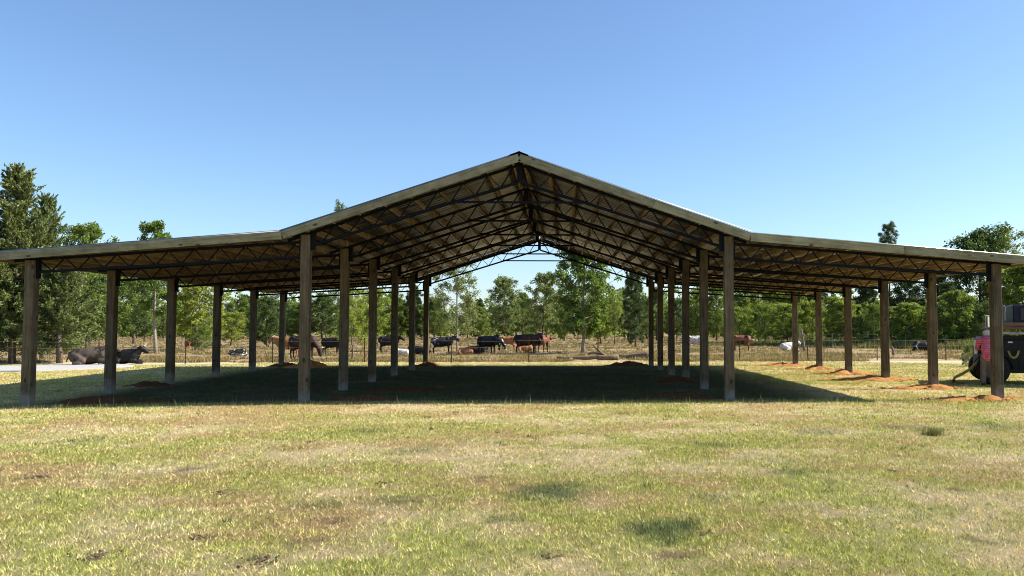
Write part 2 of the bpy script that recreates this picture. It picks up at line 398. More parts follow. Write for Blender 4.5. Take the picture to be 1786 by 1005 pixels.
# ------------------------------------------------------------------ barn
barn = empty('pole_barn', (0, DEEP / 2, 0), 0, 'open pole barn with a metal gable roof, black steel trusses and two lean-to wings', 'barn')
def part(name, me, parent=None, M4=None):
    o = obj(name, me, parent or barn)
    o.matrix_parent_inverse = Matrix.Translation((0, -DEEP / 2, 0)) if (parent is None) else Matrix.Identity(4)
    return o
RIDGE, BRK_X, BRK_Z = 5.318, 4.986, 3.628
EAVE_L, EAVE_R = POSTX[0] - 0.66, POSTX[3] + 0.66; ES = 0.080
def roof_z(x):
    a = abs(x)
    return RIDGE - (RIDGE - BRK_Z) * a / BRK_X if a <= BRK_X else BRK_Z - ES * (a - BRK_X)
Y0, Y1 = -0.30, DEEP + 0.30

# posts: each its own slight twist, origin at the ground
for j, X in enumerate(POSTX):
    for i in range(6):
        z0 = -0.3; zt = roof_z(X) - 0.205
        me = MB().box((0, 0, (zt + z0) / 2), (0.195, 0.195, zt - z0), None, 0.008).mesh('post', M['post'])
        o = part('post', me); o.location = (X, i * BAY, 0); o.rotation_euler = (random.uniform(-.002, .002), random.uniform(-.002, .002), random.choice((0, math.pi / 2, math.pi)) + random.uniform(-.02, .02))

# trusses: chords are the part, rod, plates and tie bar its sub-parts
def chord(mb, p, q):      # angle iron: upright leg and flat leg
    p, q = Vector(p), Vector(q)
    mb.bar(p, q, 0.012, 0.055); mb.bar(p + Vector((0, 0.028, 0.022)), q + Vector((0, 0.028, 0.022)), 0.045, 0.01)
    mb.bar(p + Vector((0, 0.062, 0)), q + Vector((0, 0.062, 0)), 0.012, 0.055)
TOP = 0.190
def sub_part(name, fn, out): mb = MB(); fn(mb); out.append((name, mb.mesh(name, M['bolt'] if name == 'bolt' else M['steel'])))
ROD = 0.019
def truss_mid():
    out = []
    for s in (-1, 1):
        zt = lambda x: roof_z(x) - TOP
        zb = lambda x: zt(x) - (0.385 - 0.105 * x / C2)
        xe = C2 + 0.40; pts = []
        for k in range(9):
            x = 0.14 + 0.548 * k
            if x > C2 - 0.12: break
            pts.append((s * x, 0.03, zt(x)))
            xb = x + 0.274
            if xb < C2 - 0.14: pts.append((s * xb, 0.03, zb(xb)))
        sub_part('top_chord', lambda m: chord(m, (s * 0.06, 0, zt(0.06)), (s * xe, 0, zt(xe))), out)
        sub_part('bottom_chord', lambda m: chord(m, (s * 0.03, 0, zb(0.03)), (s * (C2 - 0.11), 0, zb(C2 - 0.11))), out)
        sub_part('web_rod', lambda m: m.tube(pts, ROD, 6), out)
        sub_part('end_plate', lambda m: m.box((s * (C2 - 0.145), 0.03, (zt(C2) + zb(C2)) / 2), (0.09, 0.09, 0.40)), out)
        sub_part('gusset_plate', lambda m: m.box((s * 1.36, -0.009, zb(1.36) - 0.01), (0.20, 0.008, 0.07)), out)
        sub_part('bolt', lambda m: m.box((s * 1.43, -0.014, zb(1.4)), (0.024, 0.012, 0.024)), out)
    sub_part('ridge_plate', lambda m: m.box((0, 0.03, roof_z(0) - TOP - 0.19), (0.115, 0.10, 0.40)), out)
    zt_ = roof_z(1.4) - TOP - (0.385 - 0.105 * 1.4 / C2)
    sub_part('tie_bar', lambda m: m.box((0, -0.02, zt_ - 0.01), (2.95, 0.035, 0.045)), out)
    return 'truss', out
def truss_lean(s, xo):
    out = []; xi = C2 + 0.10
    z1, z2 = roof_z(BRK_X + 0.01) - TOP - 0.05, roof_z(xo + 0.35) - TOP
    zc = lambda x: z1 + (z2 - z1) * (x - BRK_X) / (xo + 0.35 - BRK_X)
    zb = lambda x: zc(x) - (0.335 - 0.012 * (x - C2))
    pts = []; x = xi + 0.12
    while x < xo - 0.12:
        pts.append((s * x, 0.03, zc(x)))
        if x + 0.27 < xo - 0.14: pts.append((s * (x + 0.27), 0.03, zb(x + 0.27)))
        x += 0.54
    sub_part('top_chord', lambda m: chord(m, (s * xi, 0, zc(xi)), (s * (xo + 0.36), 0, zc(xo + 0.36))), out)
    sub_part('bottom_chord', lambda m: chord(m, (s * xi, 0, zb(xi)), (s * (xo - 0.11), 0, zb(xo - 0.11))), out)
    sub_part('web_rod', lambda m: m.tube(pts, ROD, 6), out)
    sub_part('end_plate', lambda m: m.box((s * (xo - 0.13), 0.03, zc(xo) - 0.17), (0.06, 0.09, 0.46)), out)
    sub_part('end_plate', lambda m: m.box((s * (C2 + 0.125), 0.03, zc(C2) - 0.17), (0.05, 0.09, 0.42)), out)
    return 'lean_truss', out
for nm, meshes in (truss_mid(), truss_lean(-1, C2 + W_L), truss_lean(1, C2 + W_R)):
    for i in range(6):
        t = part(nm, None); t.empty_display_size = .2; t.location = (0, i * BAY - 0.02, 0)
        for n_, m_ in meshes: obj(n_, m_, t)

# purlins
rows = [0.14 + 0.548 * k for k in range(9)]
PUR = {}
def purlin(x, tilt):
    for i in range(5):
        a = Y0 + 0.02 if i == 0 else i * BAY - random.uniform(0.05, 0.22); b_ = Y1 - 0.02 if i == 4 else (i + 1) * BAY + random.uniform(0.05, 0.22)
        L = b_ - a; key = round(L, 2)
        if key not in PUR: PUR[key] = MB().box((0, 0, 0), (0.04, key, 0.15), None, 0.003).mesh('purlin', M['purlin'])
        o = part('purlin', PUR[key])
        off = 0.021 * (1 if i % 2 else -1)
        o.location = (x + off, (a + b_) / 2, roof_z(x + off) - 0.012 - 0.078); o.rotation_euler = (0, tilt + random.uniform(-.02, .02), random.uniform(-.003, .003))
sl1 = math.atan((RIDGE - BRK_Z) / BRK_X); sl2 = math.atan(ES)
for s in (-1, 1):
    for x in rows: purlin(s * x, s * sl1)
    xe = -EAVE_L if s < 0 else EAVE_R; x = BRK_X + 0.12
    while x < xe - 0.06: purlin(s * x, s * sl2); x += 0.54
    purlin(s * (xe - 0.09), s * sl2)

# corrugated panels
NP = 17; PW = (Y1 + 0.03 - Y0 + 0.03) / NP
def panel(L):
    pr = [(0.0, 0), (0.66, 0), (0.76, 0.026), (0.90, 0.026)]; yy = np.array([(k + a) * PW / 4 for k in range(4) for a, _ in pr] + [PW]); zz = np.array([z for k in range(4) for _, z in pr] + [0]); n = len(yy) - 1
    V = []
    for (x, dz) in ((0, 0), (L, 0), (L, -0.003), (0, -0.003)): V += [(x, y, z + dz) for y, z in zip(yy, zz)]
    m_ = n + 1; F = []
    for r in range(4):
        a, b_ = r * m_, ((r + 1) % 4) * m_
        F += [(a + k, b_ + k, b_ + k + 1, a + k + 1) for k in range(n)]
    return np_mesh('roof_panel', V, F, M['roof'])
for s in (-1, 1):
    xe = -EAVE_L if s < 0 else EAVE_R
    for (xa, xb) in ((0.015, BRK_X + 0.06), (BRK_X - 0.03, xe + 0.04)):
        za, zb_ = (roof_z(xa), RIDGE - (RIDGE - BRK_Z) * xb / BRK_X) if xa < 1 else (BRK_Z - 0.016 + ES * 0.03, roof_z(xb) - 0.016)
        L = math.hypot(xb - xa, za - zb_); me = panel(L); ang = math.atan2(za - zb_, xb - xa)
        for k in range(NP):
            o = part('roof_panel', me)
            if s > 0: o.location = (xa, Y0 - 0.03 + k * PW, za - 0.002); o.rotation_euler = (0, ang, 0)
            else: o.location = (-xa, Y0 - 0.03 + (k + 1) * PW, za - 0.002); o.rotation_euler = (0, ang, math.pi)
M['edge'] = plain('bare_sheet_edge', (0.72, 0.73, 0.74), 0.4, 0.85, 0.08, 5)
for s in (1,):        # bright tube added on the right slopes to catch the sun's glint
    xe = -EAVE_L if s < 0 else EAVE_R
    for yy in (Y0 - 0.045, Y1 + 0.045):
        for (xa, xb) in ((0.2, BRK_X + 0.03), (BRK_X + 0.03, xe + 0.03)):
            part('rolled_edge', MB().tube([(s * xa, yy, roof_z(xa) + (.006 if xa < 1 else -.012)), (s * xb, yy, roof_z(xb - .04) + (.006 if xa < 1 else -.012))], 0.010, 8).mesh('rolled_edge', M['edge'], True))
# ridge cap
mb = MB(); w_ = 0.20; h_ = w_ * (RIDGE - BRK_Z) / BRK_X; ya, yb = Y0 - 0.05, Y1 + 0.05; zr = RIDGE + 0.022
prof = [(-w_, zr - h_), (-0.05, zr - 0.012), (0, zr + 0.012), (0.05, zr - 0.012), (w_, zr - h_)]
V = [(x, y, z - d) for y in (ya, yb) for d in (0, 0.006) for x, z in prof]
F = [(k, k + 1, 11 + k, 10 + k) for k in range(4)] + [(5 + k, 15 + k, 16 + k, 6 + k) for k in range(4)] + [(k, 5 + k, 6 + k, k + 1) for k in range(4)] + [(10 + k, 11 + k, 16 + k, 15 + k) for k in range(4)] + [(0, 10, 15, 5), (4, 9, 19, 14)]
mb.add(V, F); part('ridge_cap', mb.mesh('ridge_cap', M['steel']))

# fascia boards front and back, eave boards along the sides (local x runs along the board)
def board(name, p, q, mat=None, h=0.17, th=0.038):
    p, q = Vector(p), Vector(q); L = (q - p).length
    o = part(name, MB().box((0, 0, 0), (L - 0.003, th, h), None, 0.003).mesh(name, mat or M['fascia']))
    o.location = (p + q) / 2; d = (q - p).normalized()
    if abs(d.y) > 0.9: o.rotation_euler = (0, 0, math.pi / 2)
    else: o.rotation_euler = (0, -math.atan2(d.z, d.x), 0)
FD = 0.104
def fz(x): return roof_z(x) - FD - (0.004 if abs(x) > BRK_X else 0)
for yy in (Y0 - 0.02, Y1 + 0.02):
    for s in (-1, 1):
        for a, b_ in ((0.001, 2.9), (2.9, BRK_X - 0.002)): board('fascia_board', (s * a, yy, roof_z(a) - FD), (s * b_, yy, roof_z(b_) - FD))
        xe = (-EAVE_L if s < 0 else EAVE_R) + 0.02; mid = 8.35
        for a, b_ in ((BRK_X + 0.012, mid), (mid, xe)): board('fascia_board', (s * a, yy, fz(a)), (s * b_, yy, fz(b_)))
for s in (-1, 1):
    xe = (-EAVE_L if s < 0 else EAVE_R)
    for k in range(4):
        ya = Y0 + (Y1 - Y0) * k / 4; yb = Y0 + (Y1 - Y0) * (k + 1) / 4
        board('eave_board', (s * xe, ya, roof_z(xe) - FD), (s * xe, yb, roof_z(xe) - FD))

# clay mounds round the posts
def mound(name, x, y, rx, ry, h, seed, label, steep=0.0, mat='clay'):
    nr, na = 22, 64; V, F = [], []; r_ = np.random.default_rng(seed)
    lobes = [(r_.uniform(0, 6.28), r_.uniform(.08, .22), k) for k in (2, 3, 5, 7)]
    for i in range(nr + 1):
        f = i / nr
        for k in range(na):
            a = 2 * math.pi * k / na; o_ = 1 + sum(A * math.sin(kk * a + ph) for ph, A, kk in lobes)
            X, Y = f * rx * o_ * math.cos(a), f * ry * o_ * math.sin(a)
            V.append([X, Y, 0, f])
    V = np.array(V); gx, gy = V[:, 0] + x, V[:, 1] + y; f = V[:, 3]
    n = fbm(gx * 3.3 + seed, gy * 3.3, 5, 4); n2 = fbm(gx * 11, gy * 11 + seed, 6, 3)
    prof = (1 - sstep(0, 1, f)) * (1 - steep) + steep * np.exp(-((f / 0.30) ** 2))
    n3 = fbm(gx * 24, gy * 24 + seed, 9, 2); rag = sstep(0.30, 0.62, n + 0.32 * (1 - f) - 0.10)
    z = h * prof * (0.25 + 1.4 * n) + (0.075 * (n2 - 0.42) + 0.05 * (n3 - 0.5)) * rag + gz(gx, gy) + 0.022 * rag - 0.03 * (1 - rag) - 0.05 * f ** 4
    for i in range(nr):
        for k in range(na): F.append((i * na + k, i * na + (k + 1) % na, (i + 1) * na + (k + 1) % na, (i + 1) * na + k))
    me = np_mesh(name, np.stack([V[:, 0], V[:, 1], z], 1), F, M[mat], None, True)
    o = obj(name, me); o.location = (x, y, 0)
    return tag(o, label, 'dirt mound', 'clay mounds dug up around the barn posts')

ORD = ['front', 'second', 'third', 'fourth', 'fifth', 'back']
RO_L = ['low spread of orange clay around the front post of the right lean-to, beside the truck',
        'broad ragged spread of orange clay around the second outer post of the right lean-to',
        'wide orange clay mound around the third outer post of the right lean-to',
        'orange clay mound around the fourth outer post of the right lean-to',
        'small peaked orange mound around the fifth outer post of the right lean-to',
        'peaked orange mound around the back corner post of the right lean-to']
for i, (rx, ry, h, dx, stp) in enumerate(((1.45, .42, .07, -.45, .5), (1.1, .8, .09, -.15, .3), (1.45, .6, .12, -.3, .3), (1.1, .6, .12, -.1, .3), (.85, .6, .14, -.05, .5), (1.3, .8, .14, -.45, .5))):
    mound('dirt_mound', POSTX[3] + dx, i * BAY + (.05 if i else -.1), rx, ry, h, 100 + i, RO_L[i], stp)
for (X, i, rx, ry, h, dx, dy, stp, lab) in (
    (POSTX[0], 0, 1.3, .7, .10, 1.3, .5, .1, 'shaded red clay patch beside the front corner post of the left lean-to'),
    (POSTX[0], 2, .9, .5, .08, -.3, -.6, .1, 'thin shaded red clay spread between the second and third posts of the left wing'),
    (POSTX[0], 5, .9, .5, .16, .1, 0, .4, 'shaded clay mound around the back corner post of the left lean-to'),
    (C2 * -1, 0, 1.05, .5, .07, 1.1, .2, .1, 'shaded reddish dirt mound right of the front left gable post'),
    (C2 * -1, 1, 1.3, .45, .05, 1.5, -.3, .1, 'low shaded dirt spread right of the second left gable post'),
    (C2 * -1, 5, .8, .6, .15, .1, 0, .4, 'peaked shaded mound around the rearmost left gable post'),
    (C2, 0, 1.25, .5, .08, -1.1, .5, .1, 'shaded brown dirt mound left of the front right gable post'),
    (C2, 5, 1.2, .6, .16, -.9, 0, .2, 'low shaded clay mound left of the rearmost right gable post'),
    (C2, 2, .9, .5, .10, -.3, -.2, .2, 'shaded dirt spread around the third right gable post')):
    mound('dirt_mound', X + dx, i * BAY + dy, rx, ry, h, int(abs(X) * 10) + i, lab, stp, 'brownclay')
p = at(520, 643); mound('dirt_mound', p[0] + .3, p[1] + .3, 1.25, .6, .24, 55, 'sunlit orange clay heap behind the left wing near its rear posts', .2)
# ------------------------------------------------------------------ trees
def unit(v): return v / (np.linalg.norm(v, axis=-1, keepdims=True) + 1e-9)
def leaves_mesh(name, P, A, L, W_, tint, mat, rng):
    """one bent four-cornered leaf spray per point; A is its long axis"""
    n = len(P); A = unit(A); B = unit(np.cross(A, rng.normal(size=(n, 3)))); N = np.cross(A, B)
    L = L[:, None] / 2; W_ = W_[:, None] / 2
    V = np.stack([P - A * L, P + B * W_ + N * W_ * .35, P + A * L, P - B * W_ + N * W_ * .35], 1).reshape(-1, 3)
    F = np.arange(4 * n).reshape(n, 4)
    return np_mesh(name, V, F, mat, np.repeat(np.clip(tint, 0.15, 2), 4))
def clumps(rng, C, rad, per, flat=0.8):
    n = len(C); d = unit(rng.normal(size=(n, per, 3))); r = rng.random((n, per, 1)) ** 0.55
    off = d * r * np.asarray(rad)[:, None, None]; off[..., 2] *= flat
    return (C[:, None] + off).reshape(-1, 3), unit(off.reshape(-1, 3) + 1e-4)

def broadleaf(name, H, Rr, cb=0.25, nb=42, leaf=0.15, per=55, crad=0.38, shape=1.0, gap=0.0, seed=1, trunk_r=0.11, droop=0.0, sub=4):
    rng = np.random.default_rng(seed); tr = MB()
    tp = [np.array([0.0, 0, -0.15])]; lean = rng.normal(0, .02, 2)
    for k in range(1, 8):
        f = k / 7; tp.append(np.array([lean[0] * H * f + rng.normal(0, .02 * H * .25), lean[1] * H * f + rng.normal(0, .02 * H * .25), H * f * .95]))
    tr.tube(tp, [trunk_r * (1.25 if i == 0 else 1) * (1 - .88 * i / 7) + .01 for i in range(8)], 8)
    T = np.array(tp)
    C, Rd = [], []
    for k in range(nb):
        f = cb + (0.97 - cb) * ((k + rng.random()) / nb); g = (f - cb) / (1 - cb)
        env = math.sin(math.pi * min(1, (g * .86 + .14)) ** shape) ** 0.75
        Lb = Rr * (0.16 + 0.84 * env) * rng.uniform(.6, 1.18)
        if rng.random() < gap: continue
        az = k * 2.39996 + rng.normal(0, .35); i = min(int(f * 7), 6); p0 = T[i] + (T[i + 1] - T[i]) * (f * 7 - i)
        el = 0.15 + 0.75 * g + rng.normal(0, .16) - droop
        d = np.array([math.cos(az) * math.cos(el), math.sin(az) * math.cos(el), math.sin(el)])
        p1 = p0 + d * Lb * .55 + np.array([0, 0, .03 * Lb]); p2 = p0 + d * Lb + np.array([0, 0, (.12 - droop * .5) * Lb])
        tr.tube([p0, p1, p2], [trunk_r * .34 * (1 - g * .6), trunk_r * .2 * (1 - g * .6), .008], 5, False)
        for q in range(sub):
            u = rng.uniform(.35, 1.0); b0 = p0 + (p1 - p0) * min(1, u / .55) if u < .55 else p1 + (p2 - p1) * ((u - .55) / .45)
            dd = unit(d * .5 + rng.normal(0, .6, 3)); b1 = b0 + dd * Lb * rng.uniform(.12, .34)
            if q < 2: tr.tube([b0, b1], [trunk_r * .09, .005], 4, False)
            C.append(b1); Rd.append(crad * rng.uniform(.6, 1.25))
        C.append(p2); Rd.append(crad * rng.uniform(.7, 1.1))
    C.append(T[-1] + [0, 0, .02 * H]); Rd.append(crad * .9)
    C = np.array(C); P, O = clumps(rng, C, Rd, per)
    ct = np.repeat(rng.uniform(.72, 1.22, len(C)), per)
    n = len(P); A = O * .7 + rng.normal(0, .6, (n, 3)) + [0, 0, -.25]
    lm = leaves_mesh(name + '_crown', P, A, leaf * rng.uniform(.6, 1.3, n), leaf * .62 * rng.uniform(.6, 1.2, n), ct * rng.uniform(.7, 1.3, n), M['leaf_mid'], rng)
    return tr.mesh(name + '_trunk', M['bark'], True), lm
def cedar(name, H, Rr, seed=1, cb=0.05, nb=120, leaf=0.17, per=30, twin=False):
    rng = np.random.default_rng(seed); tr = MB()
    tp = np.array([[rng.normal(0, .05), rng.normal(0, .05), H * .98 * k / 7 - (.15 if k == 0 else 0)] for k in range(8)]); tr.tube(tp, [.16 * (1 - .9 * k / 7) + .008 for k in range(8)], 8)
    C, D, Rd = [], [], []
    for k in range(nb):
        f = cb + (1 - cb) * ((k + rng.random()) / nb) ** 0.85; g = (f - cb) / (1 - cb)
        Lb = Rr * ((1 - g) ** .72 * .95 + .07) * rng.uniform(.55, 1.2) * min(1, .6 + g * 3)
        az = k * 2.39996 + rng.normal(0, .4); el = .25 + .55 * g + rng.normal(0, .15); i = min(int(f * 7), 6); p0 = tp[i] + (tp[i + 1] - tp[i]) * (f * 7 - i)
        d = np.array([math.cos(az) * math.cos(el), math.sin(az) * math.cos(el), math.sin(el)])
        pts = [p0, p0 + d * Lb * .5 - [0, 0, .02], p0 + d * Lb + [0, 0, .14 * Lb]]
        tr.tube(pts, [.035 * (1 - g * .7), .02 * (1 - g * .7), .005], 4, False)
        ns = max(3, int(Lb / .22))
        for q in range(ns):
            u = .25 + .75 * (q + rng.random() * .8) / ns; u = min(u, 1); b0 = pts[0] + (pts[1] - pts[0]) * u * 2 if u < .5 else pts[1] + (pts[2] - pts[1]) * (u - .5) * 2
            dd = unit(d * .75 + rng.normal(0, .5, 3) + [0, 0, .30])
            C.append(b0 + dd * .10); D.append(dd); Rd.append(.13 + .14 * (1 - g))
    C, D = np.array(C), np.array(D); Rd = np.array(Rd); n = len(C)
    u = rng.random((n, per, 1)); P = C[:, None] + D[:, None] * (u - .25) * .62 + rng.normal(size=(n, per, 3)) * (Rd[:, None, None] * .42 * (1.15 - u))
    A = D[:, None] + rng.normal(0, .45, (n, per, 3)); P = P.reshape(-1, 3); A = A.reshape(-1, 3); m = len(P)
    ct = np.repeat(rng.uniform(.6, 1.35, n), per)
    lm = leaves_mesh(name + '_crown', P, A, leaf * rng.uniform(.6, 1.4, m), leaf * .34 * rng.uniform(.7, 1.3, m), ct * rng.uniform(.7, 1.3, m), M['leaf_cedar'], rng)
    return tr.mesh(name + '_trunk', M['bark'], True), lm
def pine(name, H, Rr, seed=1, cb=0.35, nb=60, leaf=0.26, per=60, tuft=0.30, trunk_r=.12):
    rng = np.random.default_rng(seed); tr = MB()
    tp = np.array([[rng.normal(0, .04), rng.normal(0, .04), H * .99 * k / 7 - (.15 if k == 0 else 0)] for k in range(8)]); tr.tube(tp, [trunk_r * (1 - .85 * k / 7) + .01 for k in range(8)], 8)
    C, D = [], []
    for k in range(nb):
        f = cb + (1 - cb) * ((k // 4) * 4 + rng.random() * 1.5) / nb; g = (f - cb) / (1 - cb)
        Lb = Rr * (.2 + .8 * (1 - g) ** .6 * min(1, .45 + g * 2.2)) * rng.uniform(.55, 1.15)
        az = k * 1.7 + rng.normal(0, .4); el = .1 + .7 * g + rng.normal(0, .15); i = min(int(f * 7), 6); p0 = tp[i] + (tp[i + 1] - tp[i]) * (f * 7 - i)
        d = np.array([math.cos(az) * math.cos(el), math.sin(az) * math.cos(el), math.sin(el)]); p2 = p0 + d * Lb + [0, 0, .12 * Lb]
        tr.tube([p0, p0 + d * Lb * .5, p2], [.032 * (1 - g * .6), .02, .008], 4, False)
        C.append(p2); D.append(d)
        for q in range(3):
            u = rng.uniform(.45, .95); C.append(p0 + (p2 - p0) * u + rng.normal(0, .14 * Lb + .05, 3)); D.append(unit(d + rng.normal(0, .6, 3) + [0, 0, .4]))
    C.append(tp[-1]); D.append(np.array([0, 0, 1.0])); C, D = np.array(C), np.array(D); n = len(C)
    A = unit(D[:, None] * .7 + unit(rng.normal(size=(n, per, 3)))); P = C[:, None] + A * (tuft * rng.uniform(.3, .75, (n, per, 1))); A = A.reshape(-1, 3); P = P.reshape(-1, 3); m = len(P)
    ct = np.repeat(rng.uniform(.7, 1.25, n), per)
    lm = leaves_mesh(name + '_crown', P, A, leaf * rng.uniform(.7, 1.2, m), np.full(m, leaf * .13), ct * rng.uniform(.7, 1.3, m), M['leaf_pine'], rng)
    return tr.mesh(name + '_trunk', M['bark'], True), lm

PROTO = {   # name: (height, radius, (trunk mesh, crown mesh))
    'oval': (8, 2.4, broadleaf('oval', 8, 2.4, .14, 60, .17, 62, .44, 1.0, .05, 2)),
    'oval2': (8, 2.2, broadleaf('oval2', 8, 2.2, .16, 58, .17, 58, .42, 1.25, .08, 3)),
    'open': (8, 2.2, broadleaf('open', 8, 2.2, .18, 54, .15, 40, .38, .9, .12, 4, .08)),
    'cone': (8, 1.9, broadleaf('cone', 8, 1.9, .10, 66, .16, 56, .38, .62, .05, 5)),
    'round': (6, 2.4, broadleaf('round', 6, 2.4, .12, 66, .16, 66, .42, 1.0, .0, 6, .1)),
    'shrub': (3, 1.7, broadleaf('shrub', 3, 1.7, .04, 46, .11, 46, .30, 1.0, .0, 7, .05)),
    'tulip': (9, 1.9, broadleaf('tulip', 9, 1.9, .30, 46, .20, 46, .36, .9, .14, 8, .12)),
    'maple': (8, 2.5, broadleaf('maple', 8, 2.5, .20, 72, .20, 56, .44, .95, .03, 9, .13, .05)),
    'cedar': (9, 2.7, cedar('cedar', 9, 2.7, 10, .05, 165, .19, 36)),
    'cedar2': (7, 2.4, cedar('cedar2', 7, 2.4, 12, .08, 135, .18, 38)),
    'pine': (10, 2.0, pine('pine', 10, 2.0, 13, .28, 72)),
    'pine2': (12, 1.8, pine('pine2', 12, 1.8, 14, .55, 52)),
    'youngpine': (6, 1.8, pine('youngpine', 6, 1.8, 15, .08, 84, .25, 80, .28, .08)),
}
NAME = {'oval': 'broadleaf_tree', 'oval2': 'broadleaf_tree', 'open': 'broadleaf_tree', 'cone': 'broadleaf_tree', 'round': 'broadleaf_tree', 'shrub': 'bush', 'tulip': 'broadleaf_tree',
        'maple': 'broadleaf_tree', 'cedar': 'cedar_tree', 'cedar2': 'cedar_tree', 'pine': 'pine_tree', 'pine2': 'pine_tree', 'youngpine': 'pine_tree'}
def tree(px, by, ty, hw, kind, mat, label=None, group=None, bark=None, rz=None, dy=0.0):
    """a tree rooted where the photograph shows its foot, as tall and wide as it looks there"""
    H0, R0, (tm, lm) = PROTO[kind]; p = at(px, by); p[1] += dy; m_ = mpp(p); s = (by - ty) * m_ / H0; sr = hw * m_ / R0
    o = empty(NAME[kind], (p[0], p[1], 0.0), random.uniform(0, 6.28) if rz is None else rz, label, 'bush' if kind == 'shrub' else 'tree', group)
    o.scale = (sr, sr, s)
    a = obj('trunk', tm, o); b_ = obj('crown', lm, o)
    b_.material_slots[0].link = 'OBJECT'; b_.material_slots[0].material = M['leaf_' + mat]
    if bark: a.material_slots[0].link = 'OBJECT'; a.material_slots[0].material = M[bark]
    return o
G1 = 'cedars beside the left wing'; G2 = 'young trees scattered over the pasture'; G3 = 'trees of the wood behind the right wing'; G4 = 'trees at the far edge of the pasture'
